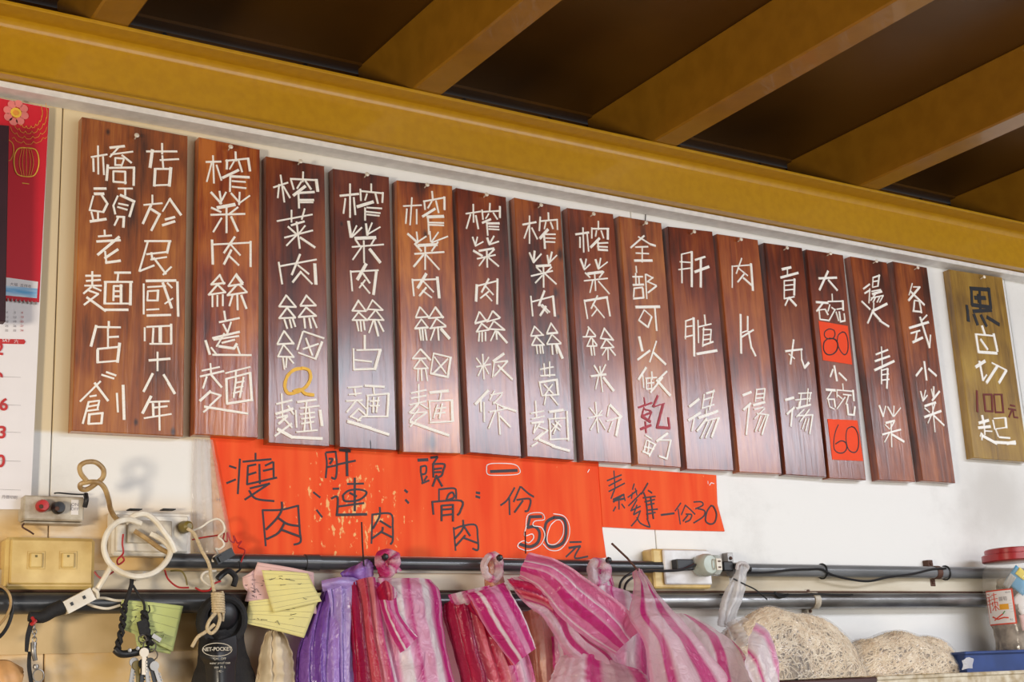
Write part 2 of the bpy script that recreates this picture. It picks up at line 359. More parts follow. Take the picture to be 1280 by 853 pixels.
def paper_red():
    m, nt, b = nodes('orange_red_poster_paper'); L = nt.links
    tc = N(nt, 'ShaderNodeTexCoord')
    n = N(nt, 'ShaderNodeTexNoise'); n.inputs['Scale'].default_value = 14; n.inputs['Detail'].default_value = 2
    mp = N(nt, 'ShaderNodeMapping'); mp.inputs['Scale'].default_value = (3, 1, 0.35); L.new(tc.outputs['Object'], mp.inputs[0]); L.new(mp.outputs[0], n.inputs[0])
    base = ramp(nt, n.outputs['Fac'], [(0.35, (0.86, 0.072, 0.018)), (0.65, (0.92, 0.120, 0.030))])
    sp = N(nt, 'ShaderNodeTexNoise'); sp.inputs['Scale'].default_value = 75; sp.inputs['Detail'].default_value = 5; sp.inputs['Roughness'].default_value = 0.6
    mp2 = N(nt, 'ShaderNodeMapping'); mp2.inputs['Scale'].default_value = (1.3, 1, 0.7); L.new(tc.outputs['Object'], mp2.inputs[0]); L.new(mp2.outputs[0], sp.inputs[0])
    vm = N(nt, 'ShaderNodeVectorMath', operation='DISTANCE'); vm.inputs[1].default_value = (0.012, 0, -0.006); L.new(tc.outputs['Object'], vm.inputs[0])
    mr = N(nt, 'ShaderNodeMapRange'); mr.inputs[1].default_value = 0.02; mr.inputs[2].default_value = 0.17; mr.inputs[3].default_value = 0.10; mr.inputs[4].default_value = -0.09; L.new(vm.outputs['Value'], mr.inputs[0])
    ad = N(nt, 'ShaderNodeMath', operation='ADD'); L.new(sp.outputs['Fac'], ad.inputs[0]); L.new(mr.outputs[0], ad.inputs[1])
    msk = ramp(nt, ad.outputs[0], [(0.64, (0,0,0)), (0.69, (1,1,1))])
    mx = N(nt, 'ShaderNodeMix', data_type='RGBA'); L.new(msk, mx.inputs[0]); L.new(base, mx.inputs[6]); mx.inputs[7].default_value = (0.93, 0.50, 0.20, 1)
    L.new(mx.outputs[2], b.inputs['Base Color']); b.inputs['Roughness'].default_value = 0.65; b.inputs['Specular IOR Level'].default_value = 0.15
    return m
M['poster'] = paper_red()

# ------------------------------------------------------------------ the setting
wallroot = bpy.data.objects.new('wall_back', None); C.objects.link(wallroot); tag(wallroot, kind='structure')
xs = [-0.55, 0.487, 1.515, 2.56, 3.6]
for a, b in zip(xs[:-1], xs[1:]):
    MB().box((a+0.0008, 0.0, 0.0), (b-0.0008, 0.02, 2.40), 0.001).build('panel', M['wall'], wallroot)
MB().box((-0.6, 0.0195, 0.0), (3.7, 0.06, 2.40)).build('backing', M['rust'], wallroot)
tag(MB().box((-2.4, -5.0, -0.05), (4.6, 0.1, 0.0)).build('floor', M['floor']), kind='structure')
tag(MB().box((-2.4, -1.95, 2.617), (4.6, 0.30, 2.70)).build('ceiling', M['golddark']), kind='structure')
tag(MB().box((-2.5, -2.6, 0), (-2.4, 0.1, 2.617)).build('wall_left', M['sidewall']), kind='structure')
tag(MB().box((4.6, -2.6, 0), (4.7, 0.1, 3.0)).build('wall_baffle_right', M['sidewall']), kind='structure')  # unseen wall added to cut reflections on the rightmost boards
tag(MB().box((-2.4, -2.7, 0), (0.2, -2.6, 3.0)).build('wall_baffle_front', M['sidewall']), kind='structure')  # unseen wall added behind the camera to keep glare off the left boards
# white trim ledge under the beam
tr = MB().box((-0.55, -0.036, 2.3752), (3.6, 0.0, 2.3845), 0.0012)
tag(tr.build('trim_1', M['trimwhite']), kind='structure')
# steel beam: web and top flange
bm_ = MB().box((-2.3, -0.021, 2.384), (4.5, -0.012, 2.488)); bm_.box((-2.3, -0.068, 2.4855), (4.5, 0.10, 2.4915), 0.0012)
fil = [(-0.021, 2.4740), (-0.0225, 2.4790), (-0.026, 2.4835), (-0.032, 2.4856)]
bm_.add([(x, y, z) for x in (-2.3, 4.5) for y, z in fil], [(i, i+1, i+5, i+4) for i in range(3)])
bm_.box((-2.3, -0.055, 2.386), (4.5, 0.0, 2.3885))
tag(bm_.build('steel_beam', M['gold'], smooth=True), kind='structure')
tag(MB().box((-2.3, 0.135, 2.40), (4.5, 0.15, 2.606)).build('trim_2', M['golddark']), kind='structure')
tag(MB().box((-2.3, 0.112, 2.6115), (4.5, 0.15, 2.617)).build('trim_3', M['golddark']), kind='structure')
for i, x in enumerate([-1.06, -0.535, -0.018, 0.505, 1.029, 1.527, 2.055, 2.575, 3.09, 3.61]):
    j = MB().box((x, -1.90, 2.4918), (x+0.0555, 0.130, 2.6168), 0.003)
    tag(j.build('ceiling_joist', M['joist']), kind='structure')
for i, x in enumerate([0.68, 0.93, 1.25, 1.44, 1.76, 1.98, 2.27, 2.48]):
    tag(MB().lathe([(0.004, 0), (0.004, 0.003)], (x, 0.135, 2.600), (0, -1, 0), 10).build('trim_4', M['black']), kind='structure')

# ledge plank and iron strip between the pipes
tag(MB().box((0.40, -0.013, 1.6858), (3.2, 0.0, 1.7120), 0.001).build('trim_5', M['ledge']), kind='structure')
tag(MB().box((-0.3, -0.019, 1.6825), (3.2, 0.0, 1.6855), 0.001).build('trim_6', M['rust']), kind='structure')
tag(MB().box((-0.3, -0.0035, 1.6040), (0.76, 0.0, 1.6820)).build('trim_7', mat('tan_grease_stained_panel', (0.70, 0.50, 0.25), 0.55, scale=9, col2=(0.52, 0.36, 0.16))), kind='structure')

# ------------------------------------------------------------------ wooden menu boards with characters made of glued sticks
TR = {'A': (80,140,4.264), 'B': (80,340,3.876), 'C': (320,190,4.265), 'D': (320,380,4.265), 'E': (560,230,4.265), 'F': (560,400,4.267),
      'G': (770,260,4.265), 'H': (770,430,4.265), 'I': (1000,290,4.489), 'J': (1000,430,4.489), 'K': (260,540,5.016), 'L': (500,540,4.923), 'M': (740,570,7.111)}
def strokes(spec):
    key, body = spec[0], spec[2:]; ox, oy, sc = TR[key]; out = []
    for s_ in body.split(';'):
        s_ = s_.strip()
        if not s_: continue
        wide = 0; sm = False
        while s_[0] in '*~':
            if s_[0] == '*': wide += 1
            else: sm = True
            s_ = s_[1:]
        pts = [(ox + float(a.split(',')[0])/sc, oy + float(a.split(',')[1])/sc) for a in s_.split()]
        out.append((wide, sm, pts))
    return out
def write(specs, parent, m, face, w0=0.0026, thick=0.0014, name='character', dw=(1, 1.35, 1.8), jit=True):
    for spec in specs:
        mb = MB(); k = 0
        for wide, sm, pts in strokes(spec):
            wp = [P(x, y, face) for x, y in pts]
            if sm: wp = smoothpts(wp, 5)
            for a, b in zip(wp[:-1], wp[1:]):
                ww = w0*dw[wide]*(R0.uniform(0.9, 1.12) if jit else 1)
                mb.stick(a, b, ww, face - 0.0002, thick + 0.00002*k); k += 1
        mb.build(name, m, parent)
BOARDS = [
 ('widest dark brown board with two columns of white characters', 'b1',
  (102.7,145.9),(234.8,170),(229.1,545.9),(89.8,538.7), (169,174),
  [('stick', ['A 145,242 228,228;180,183 182,332;155,250 157,318;207,240 212,335;*245,192 320,184;290,190 245,240;365,213 250,228;308,232 358,272;272,247 272,285;272,247 318,250;318,255 305,290;270,285 308,285;*232,285 226,365;240,300 375,298;*372,300 370,392;262,318 262,372;262,318 325,320;325,320 325,384;262,374 330,378',
   'A *160,410 222,410;*162,438 210,438;155,450 135,525;200,445 230,490;*230,490 208,535;135,525 208,535;145,535 155,575;180,538 180,575;*140,585 222,573;288,410 363,410;325,410 325,445;*300,445 375,480;285,450 262,500;262,500 272,545;290,490 340,500;285,508 335,523;*368,490 348,558;280,560 320,562;290,560 268,605;*318,560 315,615',
   'A 215,632 217,662;183,665 252,660;*175,692 298,685;*292,668 180,762;*285,735 218,780;218,745 225,808;*222,805 298,795',
   'B 136,0 136,70;105,20 175,20;108,45 175,40;100,68 180,68;130,75 95,105;140,75 178,92;120,92 165,108;165,108 97,160;*110,125 200,190;*195,185 308,185;*245,5 320,5;262,8 258,45;195,50 330,50;*200,50 196,155;*322,50 320,160;195,155 322,155;240,70 238,140;*275,65 275,150;240,70 280,70;240,95 275,95;240,120 275,120',
   'B 216,242 216,272;155,268 272,270;*155,262 130,360;212,275 212,365;212,318 262,315;*162,380 162,440;*268,348 258,438;162,375 262,365;160,440 262,432',
   'B 182,500 240,518;205,487 250,503',
   'B *148,540 212,625;175,532 78,628;125,605 155,600;118,632 170,625;112,655 168,645;118,632 90,735;170,625 160,670;110,675 165,668;*122,690 118,738;122,692 188,685;*185,685 180,735;118,738 182,735;255,590 260,680;*285,552 290,715',
   'A 522,170 522,225;440,212 600,212;**470,205 458,295;523,235 528,300;512,258 610,253;*485,305 480,395;485,305 570,305;**568,300 560,395;480,393 560,390',
   'A 470,445 470,492;425,497 522,488;*462,500 420,595;*465,520 510,548;*508,548 465,632;565,462 525,530;*562,465 622,550;*540,575 588,562;*525,605 588,585',
   'A 430,690 568,690;*562,690 548,752;445,695 400,850;440,760 548,748;465,752 470,790;462,788 545,775;478,780 542,865;570,828 528,868;404,849 478,820',
   'B *398,45 540,43;*548,50 552,215;385,60 385,205;405,75 490,70;*478,55 520,175;525,130 488,155;405,95 402,140;*455,90 452,140;405,95 455,92;402,140 455,140;400,185 458,182;*402,213 515,210;500,55 522,78',
   'B 390,272 390,335;400,268 520,262;*518,255 518,348;432,275 428,348;**465,270 465,340;415,350 518,350',
   'B *412,430 512,422;452,390 452,480',
   'B *428,495 385,580;*482,500 510,545;*505,540 535,590',
   'B *420,605 380,685;405,632 508,628;430,660 498,652;*430,640 432,700;388,710 518,690;460,630 462,768'])]),
 ('red-brown board between the widest board and the one with the yellow Q', 'b2',
  (248.9,171.2),(325.1,186.9),(322.5,548),(242,543.3), (286,188),
  [('stick', ['A 793,235 798,380;757,268 835,266;785,275 760,372;812,285 838,365;913,215 915,262;862,262 980,250;*868,258 866,305;*980,248 990,315;905,265 882,305;930,262 948,320;*845,352 928,312;885,340 883,425;*890,345 985,350;895,370 965,375;895,400 968,408',
   'A *783,430 838,490;828,425 835,470;862,430 830,490;890,435 930,480;935,430 932,495;988,448 930,490;**818,512 908,495;785,512 835,535;925,510 880,545;782,550 962,545;865,510 865,645;838,568 795,640;*890,560 925,637',
   'A *788,685 792,812;795,708 995,698;*993,692 993,825;*908,668 852,752;880,700 938,765;*890,738 852,812;880,770 930,818',
   'B 755,15 712,62;755,20 775,60;712,62 778,55;745,60 700,112;745,65 780,100;700,112 782,100;718,115 718,170;742,115 742,168;768,112 768,165;835,10 795,70;**835,20 862,55;795,70 865,60;835,65 790,115;850,65 885,100;790,115 885,100;838,110 840,185;*858,115 882,178;815,115 800,165',
   'B 775,192 782,240;752,245 848,225;770,255 788,290;808,245 790,300;*720,322 848,292;725,330 845,312;775,300 738,362;765,345 825,330;*750,362 820,372;*685,335 705,400;712,368 740,405;720,403 905,405;*835,350 822,372;838,362 850,398',
   'B 708,445 712,500;668,480 752,462;660,508 772,482;690,510 672,565;*712,500 762,560;*708,580 658,625;708,585 758,600;758,600 705,650;*680,655 850,682;675,680 700,660;*780,672 888,688;782,492 900,462;832,480 830,515;785,520 900,490;*785,520 788,640;*900,490 908,625;*788,640 908,622;832,520 820,610;868,512 850,610;830,540 870,530;825,565 865,555;818,590 860,578'])]),
 ('dark brown board with a yellow painted letter Q in its middle', 'b3',
  (332.9,195.2),(405.6,207.6),(411.9,558.7),(335.2,554), (373,206),
  [('stick', ['C 130,125 150,268;93,190 168,165;122,175 115,245;145,185 180,245;250,108 248,160;183,145 325,152;185,150 200,200;**320,150 328,210;240,160 218,195;262,155 292,200;**260,185 200,232;225,225 228,300;*228,220 308,215;*235,258 305,258;235,270 302,270',
   'C 188,312 188,375;258,305 243,360;112,370 298,335;*188,392 255,372;170,400 215,440;260,395 225,440;152,458 300,420;215,375 232,515;215,445 162,500;*235,458 312,510',
   'C 120,590 138,705;130,610 320,575;**312,600 318,705;*233,548 190,655;222,605 280,652;*238,640 195,695;240,645 298,705',
   'D 160,-45 122,15;162,-42 212,18;122,15 212,18;165,20 122,78;165,22 208,75;122,78 208,75;150,85 165,132;178,85 188,128;195,82 208,122;268,-45 235,10;268,-42 318,10;235,12 318,10;265,20 225,72;268,22 318,65;225,72 320,65;255,78 260,130;282,78 292,130;300,75 322,128',
   'D 148,145 112,215;150,148 200,215;112,217 200,212;145,218 115,282;148,222 200,285;115,282 200,285;142,290 150,350;162,290 158,340;172,285 198,318;252,148 360,185;248,150 218,245;*350,205 315,295;225,262 315,295;265,185 298,275;250,242 330,215',
   'D 135,480 140,610;108,535 190,515;*105,588 195,560;110,610 165,595;170,545 200,590;*165,600 120,640;150,615 190,660;188,640 100,705;**115,670 190,712;**190,712 350,720;*220,525 318,512;268,520 265,550;235,558 335,545;210,570 215,660;**340,570 350,650;235,590 310,580;240,615 310,605;240,640 305,630;265,560 255,680;280,555 292,672;215,685 325,675']),
   ('yellow', ['D ~**245,345 205,352 168,385 153,440 172,478 220,470 268,440 290,395 280,355 245,343;~**200,468 235,458 262,480 305,487'])]),
 ('dark board with a split lower edge, right of the yellow Q board', 'b4',
  (416.6,210.6),(486.5,221.2),(495.8,563.6),(424.3,559.4), (456,222),
  [('stick', ['C 500,172 500,350;*448,235 545,225;475,250 465,328;520,245 528,335;613,172 613,215;555,200 558,260;560,210 675,222;675,218 672,270;590,225 580,258;635,222 648,275;**540,293 622,268;580,300 580,365;590,298 668,303;585,320 660,328;590,335 655,342',
   'C **492,372 505,455;535,395 508,450;562,405 510,455;*585,385 592,445;617,380 592,440;660,402 595,440;**528,462 635,458;530,470 550,500;632,462 610,500;512,508 678,495;573,475 575,592;560,510 515,575;**605,520 660,590',
   'C 503,635 512,742;505,640 650,632;**640,640 625,760;**585,600 540,680;570,650 605,700;580,685 550,725;560,700 605,755',
   'D 545,-18 512,38;545,-15 585,40;512,38 585,40;545,45 512,88;548,48 590,88;512,88 590,88;535,92 545,145;555,92 560,148;572,92 578,140;620,-20 590,35;620,-18 675,35;590,30 672,35;632,38 592,88;635,32 678,88;592,85 680,88;622,92 600,155;*628,85 650,172;648,88 678,148',
   'D *578,170 578,240;518,240 520,350;535,248 665,245;**660,248 632,350;525,300 615,310;*520,352 625,348',
   'D 490,448 565,442;525,455 530,490;495,485 560,478;480,520 565,515;530,520 482,578;545,520 585,560;545,560 500,605;545,560 590,600;500,600 555,625;565,600 540,625;**488,628 610,665;**605,665 705,698;*580,438 682,444;625,445 628,480;590,490 705,480;595,490 590,600;*705,480 698,602;570,602 698,602;625,500 622,580;650,500 640,580;605,520 655,518;605,545 655,545'])]),
 ('orange-brown board with a knot near its lower end', 'b5',
  (496.3,225.2),(565.5,232.2),(576,567.6),(503.6,565.7), (531,235),
  [('stick', ['C 830,245 820,390;785,290 880,285;803,305 797,382;855,308 855,385;937,212 942,260;892,265 1003,245;895,262 900,308;*1003,242 1003,308;935,265 915,300;958,262 972,325;**888,345 952,305;915,345 920,440;**912,348 997,345;922,378 998,380;922,390 998,393',
   'C *808,438 860,485;855,428 860,475;905,452 850,488;925,425 930,480;970,430 935,480;1020,452 935,485;**865,500 962,495;*845,490 880,530;968,482 935,530;845,545 1000,535;900,505 900,628;*890,550 840,612;905,550 975,628',
   'C 832,680 840,768;835,685 960,680;**965,670 975,778;**905,652 862,725;890,690 945,748;*905,725 870,768;885,740 935,778',
   'D 872,18 850,72;875,20 918,70;850,75 918,70;880,82 845,132;882,85 915,128;*845,133 915,127;870,138 878,195;885,138 890,195;900,138 908,195;955,18 918,78;*955,20 995,75;918,78 998,72;958,82 930,130;962,82 1010,118;925,132 1010,122;950,135 928,195;968,130 972,195;**985,135 1028,185',
   'D 875,242 832,292;*878,245 928,300;832,293 905,292;872,300 840,345;880,300 915,345;840,347 915,345;862,350 860,412;880,350 882,410;902,350 912,412;945,265 1040,288;945,265 928,372;*928,372 1020,392;*1035,290 1020,392;950,285 1010,372;1020,295 945,370',
   'D 865,430 865,535;825,478 905,460;825,505 905,490;818,540 905,520;*862,535 818,582;875,535 915,560;825,585 908,578;865,562 820,620;908,580 845,625;**820,630 960,680;**950,676 1025,702;820,655 850,625;**925,475 1022,465;985,478 978,515;920,520 1045,515;922,520 928,625;**1042,515 1045,625;925,635 1045,628;965,540 945,610;990,535 975,612;955,560 1010,555;948,588 1005,580'])]),
 ('board with two widely spaced lowest characters on a glossy patch, right of the orange-brown one', 'b6',
  (570.5,234.7),(632.7,246.4),(651.9,571.6),(587,566), (605,247),
  [('stick', ['E 133,110 135,205;95,160 172,148;118,165 97,238;147,170 160,240;222,105 220,150;180,140 185,190;185,150 275,145;*275,122 275,180;215,160 200,185;240,155 262,190;*183,208 225,190;205,210 210,275;*205,212 270,212;215,228 268,230;215,242 270,245',
   'E 130,285 145,330;155,285 145,325;185,310 145,332;*208,290 218,320;243,280 220,320;268,308 218,325;*165,358 242,345;*135,358 180,385;245,350 215,380;155,400 250,380;205,360 208,445;195,395 165,437;215,395 268,440',
   'E **152,540 148,625;155,545 262,518;*262,508 260,640;*215,508 178,578;200,548 240,592;215,575 172,610;200,590 232,625',
   'E 165,683 143,742;168,685 208,738;*143,745 210,728;178,745 150,790;180,748 218,778;150,790 215,780;165,795 162,840;180,793 180,842;198,792 198,838;235,680 210,730;*238,680 275,715;210,735 272,718;240,735 215,778;245,735 300,780;215,775 300,780;250,785 225,838;255,785 258,830;*262,790 312,848',
   'F 183,185 190,318;150,252 225,238;150,205 175,240;215,200 190,240;182,250 158,300;195,250 215,290;**295,182 240,222;245,225 235,308;250,228 315,220;315,222 245,300;*265,245 340,318',
   'F **212,378 145,450;*172,425 175,490;190,440 192,545;245,380 220,430;225,402 290,390;285,400 240,450;240,440 290,465;*290,465 360,488;220,492 310,475;262,450 262,480;250,490 215,580;268,495 275,612;*275,515 330,572'])]),
 ('board with dark knots beside its second and third characters', 'b7',
  (643.2,246.9),(700.7,258.1),(718.2,575.8),(658.9,571.1), (673,260),
  [('stick', ['E 433,172 433,318;*398,218 467,205;428,225 405,290;445,235 475,295;533,155 535,195;490,178 485,250;490,200 580,192;580,190 582,245;520,205 512,240;545,205 558,240;**530,245 490,290;*510,270 515,345;520,270 570,270;520,290 570,292;518,310 568,312',
   'E 433,368 455,420;*460,360 455,410;495,375 455,420;528,382 535,425;*552,365 540,415;578,382 535,425;**470,440 545,435;470,445 495,470;550,445 515,480;443,492 555,465;507,445 508,552;500,490 465,528;515,480 575,535',
   'E 440,600 450,705;445,630 560,600;**558,600 568,705;*512,572 482,650;485,640 530,690;*520,655 490,702;500,645 540,685',
   'F 460,35 440,85;462,38 505,82;440,88 508,82;468,90 445,135;470,92 510,135;445,137 512,135;470,142 475,182;488,140 492,180;500,140 506,180;548,18 525,72;548,20 582,68;*525,75 582,70;550,82 525,130;555,82 600,125;525,132 600,128;552,135 556,185;572,135 580,180;**578,135 608,205',
   'F 510,235 515,300;540,225 540,305;490,265 560,252;492,300 568,295;*485,335 580,320;487,340 500,405;**578,322 585,400;500,405 590,400;510,345 558,395;555,345 515,400;520,410 512,455;545,405 585,455',
   'F 465,435 470,520;440,500 510,488;445,530 512,515;*445,552 508,545;465,560 455,600;490,548 455,605;480,570 530,590;530,590 470,640;505,600 460,640;**485,640 565,675;**555,675 645,700;445,675 475,655;**540,492 612,482;570,500 568,530;535,530 625,525;*632,490 640,645;540,535 545,635;540,640 640,635;570,540 600,570;555,555 595,590;590,540 545,600;580,560 560,610'])]),
 ('board directly left of the one with the dark red character', 'b8',
  (709.4,259.8),(766.8,267.5),(789.7,580),(729.2,576.3), (738.5,271),
  [('stick', ['E 718,235 722,365;*680,270 748,260;702,285 702,340;740,265 748,360;800,200 800,245;765,235 765,290;770,240 855,240;**850,240 850,295;790,250 785,280;815,250 828,290;**805,292 760,338;795,318 850,315;795,335 848,338;*800,352 848,355;797,305 800,352',
   'E *705,402 725,455;735,402 728,440;755,430 725,458;*785,405 800,452;812,398 802,445;848,418 800,455;**745,480 822,470;730,475 755,500;828,470 805,500;725,518 848,505;780,480 785,570;770,515 755,580;800,520 858,587',
   'E 725,620 742,720;*728,625 848,605;*845,605 862,705;795,598 762,665;770,640 832,715;792,670 765,705',
   'F 745,38 785,85;748,50 735,88;718,92 785,90;760,95 740,140;765,98 792,135;738,142 792,140;760,145 765,190;775,145 780,190;770,105 770,140;832,45 812,98;*832,48 880,110;810,100 875,108;840,105 815,150;845,108 882,148;812,152 882,148;845,150 820,190;850,150 852,215;860,152 890,190',
   'F *778,245 805,290;838,240 815,290;*762,302 840,292;808,250 822,385;800,305 785,370;**828,310 880,378',
   'F 785,440 800,602;748,525 820,508;755,470 790,515;818,485 800,510;790,530 758,588;805,530 838,585;858,460 848,515;**862,455 922,520;845,540 918,520;**912,525 895,618;875,545 855,598'])]),
 ('orange-brown board with one dark red character among white ones', 'b9',
  (774.2,270),(827,278.8),(851.8,584.7),(797.2,581), (804,282),
  [('stick', ['G *148,150 78,212;118,155 182,195;*182,195 208,203;103,210 168,208;105,242 172,245;**98,282 190,282;138,215 138,290',
   'G 105,312 108,345;88,368 140,368;103,350 105,410;120,370 122,410;*90,412 145,410;95,430 92,475;95,430 140,425;*140,430 145,480;*92,485 145,480;155,355 162,485;158,355 195,375;195,372 165,395;168,395 213,415;*213,418 170,452',
   'G **105,530 230,528;*205,535 215,655;148,545 120,600;148,545 188,580;*120,600 165,635;*188,582 168,638',
   'G **122,690 138,762;*115,810 178,762;213,712 178,822;**200,775 262,835',
   'H **158,128 118,190;140,165 145,235;155,185 215,180;188,150 190,190;160,190 160,240;162,212 200,208;185,190 187,245;160,243 190,240;*268,148 225,190;*245,180 182,260;**215,195 285,275',
   'H 155,488 190,510;160,515 145,580;165,515 210,540;*205,540 175,600;148,550 200,562;*140,575 180,590;175,525 165,590;**272,478 215,520;225,515 290,515;*290,515 268,615;*228,600 270,615']),
   ('redpaint', ['H 150,288 155,330;*120,340 190,315;150,340 135,390;155,350 185,358;*142,385 190,365;**140,390 182,415;188,368 170,415;155,415 160,475;**132,455 185,435;*222,278 198,335;205,335 258,318;**250,325 218,448;**218,445 285,450;*278,395 285,450'])]),
 ('board with three spaced characters directly right of the one with the dark red character', 'b10',
  (835.2,283),(890.8,289.5),(917.3,589),(858.6,587.1), (864,293),
  [('stick', ['G 348,250 350,400;348,248 405,235;**402,235 402,420;340,288 395,292;333,330 395,322;*422,278 472,262;**450,275 450,422;**420,342 492,315',
   'G 370,605 368,700;368,605 412,590;**412,588 415,790;368,635 405,630;365,690 408,680;470,572 475,625;435,600 438,720;440,635 505,620;465,640 460,740;460,650 505,650;505,650 500,720;462,680 505,675;462,705 502,700;*460,735 515,715;**430,780 535,762',
   'H **390,335 440,295;**385,408 448,368;*415,400 402,465;468,270 458,345;*480,265 522,252;520,245 495,355;462,300 515,285;455,345 520,325;**440,395 540,360;480,350 478,380;**480,400 430,465;465,415 545,395;**545,395 508,498;490,415 450,505;515,410 475,502'])]),
 ('board with three spaced characters, its middle one of only four strokes', 'b11',
  (896.6,292.4),(947.5,299.9),(977.5,593),(924.3,590.6), (922.5,302.5),
  [('stick', ['G 618,310 618,425;625,312 718,305;**718,300 728,440;668,270 640,350;648,320 700,362;*680,355 648,395;*678,375 720,412',
   'G **662,570 665,775;*700,580 700,650;*668,690 730,652;672,665 700,655;*705,660 720,750;*718,740 742,790',
   'H **675,275 718,258;**715,318 678,352;*708,330 692,485;748,245 740,310;745,245 792,240;792,240 785,300;745,270 788,266;742,292 785,287;**730,328 790,312;735,350 782,340;748,372 812,380;*808,380 775,485;790,345 735,400;770,385 740,468;795,385 760,465'])]),
 ('board with three spaced characters, just left of the red price cards', 'b12',
  (955.2,303.4),(1002.8,310),(1033.4,597.1),(982.2,593.4), (980,313),
  [('stick', ['G **885,328 930,318;912,325 912,360;**878,372 968,348;895,390 895,485;895,390 950,385;**950,380 948,465;895,415 948,410;895,440 948,435;895,485 948,475;*918,480 900,520;**920,480 958,522',
   'H *902,40 990,30;*945,-20 928,108;920,55 950,80;985,30 988,85;*988,85 1003,128;**1003,128 1025,102',
   'H **902,300 945,288;**948,340 910,375;*938,350 930,440;970,265 1040,262;985,265 978,335;1022,240 1015,335;1035,262 1028,310;955,300 1035,292;*960,345 1035,325;975,310 970,340;1000,350 960,390;965,385 1048,380;1028,350 980,415;*1045,385 1030,480;1010,400 990,455;1025,400 1008,465'])]),
 ('narrow board with two red price cards reading 80 and 60', 'b13',
  (1008.2,311.8),(1054.1,319),(1082.9,600.4),(1036.8,598.2), (1034,320),
  [('stick', ['I **155,222 108,325;**105,262 203,258;**158,272 207,328',
   'I **90,395 155,400;*125,402 92,445;105,440 110,490;100,440 140,435;*142,440 155,465;110,492 158,498;178,350 180,390;155,392 240,390;**238,388 240,440;165,410 155,445;175,425 195,440;195,435 160,500;200,450 215,500;*218,450 225,505;*225,505 250,500;250,500 245,460;205,435 240,430',
   'J **190,125 205,208;*182,145 168,185;**218,165 258,205',
   'J **145,258 195,262;178,262 150,310;155,310 165,355;155,312 190,312;*190,315 195,355;165,355 190,368;237,225 240,260;205,260 295,268;**295,262 300,320;205,265 205,300;210,290 235,310;250,300 205,365;240,285 285,290;270,290 255,340;**262,340 268,398;*268,398 300,400;**305,355 300,400'])]),
 ('first board right of the one with red price cards', 'b14',
  (1063.5,320.5),(1108.7,328.3),(1144.4,602.6),(1098.7,600.4), (1091.5,329.5),
  [('stick', ['I *355,320 388,295;*362,345 390,328;390,320 385,400;408,258 405,310;*408,258 445,245;*443,243 435,305;408,280 438,275;405,312 435,305;400,335 450,325;**405,350 455,335;425,345 395,385;398,372 465,358;465,358 445,395;420,370 408,395;445,365 430,395;*345,392 390,435;**485,405 405,445;412,400 410,440;*408,440 378,512;**405,450 450,500;**445,500 495,532',
   'J 455,18 460,130;*425,60 490,35;**420,98 500,70;**418,148 525,98;*455,145 455,225;455,150 490,140;**490,140 485,250;455,175 495,170;458,205 498,200',
   'J **443,348 465,408;478,350 465,405;*490,355 520,408;525,350 522,405;562,360 525,408;**480,445 528,432;475,455 500,480;525,440 505,475;*460,510 562,482;508,440 512,580;500,500 472,552;**515,510 580,550'])]),
 ('dark brown board ending the close row, left of the bare wall and yellow-brown board', 'b15',
  (1116.3,326.8),(1158.8,334.6),(1194.5,604.2),(1153.7,601.1), (1143,337.5),
  [('stick', ['I 628,290 610,355;635,310 672,310;**668,312 608,385;**618,335 695,410;*640,390 635,445;640,385 668,390;*668,390 680,455;*632,445 680,450',
   'I *710,468 680,500;**613,540 718,508;**672,480 725,650;*730,580 725,645;*620,570 670,555;*655,560 645,610;**632,620 685,595',
   'I **695,730 708,832;**682,765 650,808;**720,770 762,808',
   'J *675,268 688,320;702,262 690,315;712,290 688,322;735,255 745,300;*748,242 748,310;**780,268 740,318;**698,350 758,330;698,362 725,385;755,335 740,385;**697,412 788,378;740,340 755,495;735,400 715,445;**750,405 805,458'])]),
 ('yellow-brown board standing apart at the right, with a black top character and dark red price', 'b16',
  (1187.1,336.8),(1252.8,347),(1286,578),(1217.2,572.6), (1226,349),
  [('blackpaint', ['I **960,315 965,410;**955,318 1060,325;**1058,318 1070,425;**965,410 1070,424;**982,370 1038,372;*1005,335 1010,435;**972,446 1072,440;*1008,330 1014,450;**935,415 945,500;**940,440 942,498;**975,465 995,520;**1015,470 1045,528;**1050,480 1115,520;**1000,355 1005,395']),
   ('stick', ['I **1020,530 1035,575;**985,575 1000,675;*985,575 1088,585;**1085,575 1105,670;**1000,675 1102,682;**1012,605 1050,660',
   'J **985,130 1035,98;**1005,100 1025,205;*1025,205 1045,175;*1075,108 1158,150;**1155,150 1115,218;**1105,125 1045,218',
   'J **1020,405 1030,450;**1003,445 1055,430;**1000,472 1065,465;*1030,450 1035,510;1035,490 1075,492;1015,500 1008,520;*1020,505 1018,540;**1018,515 1100,560;**1090,553 1205,560;**1160,560 1205,552;*1080,430 1090,480;1085,420 1150,415;**1150,418 1155,470;1155,470 1100,478;*1095,480 1110,520;*1115,525 1175,530']),
   ('darkred', ['J **992,265 995,380;**1030,285 1040,375;*1030,285 1075,285;**1075,285 1080,380;*1040,378 1080,380;*1088,290 1097,385;*1088,285 1135,285;**1130,285 1140,385;*1097,385 1140,385',
   'J *1180,345 1205,350;*1170,365 1210,372;*1190,370 1172,410;*1195,370 1200,410;*1200,412 1222,415'])]),
]
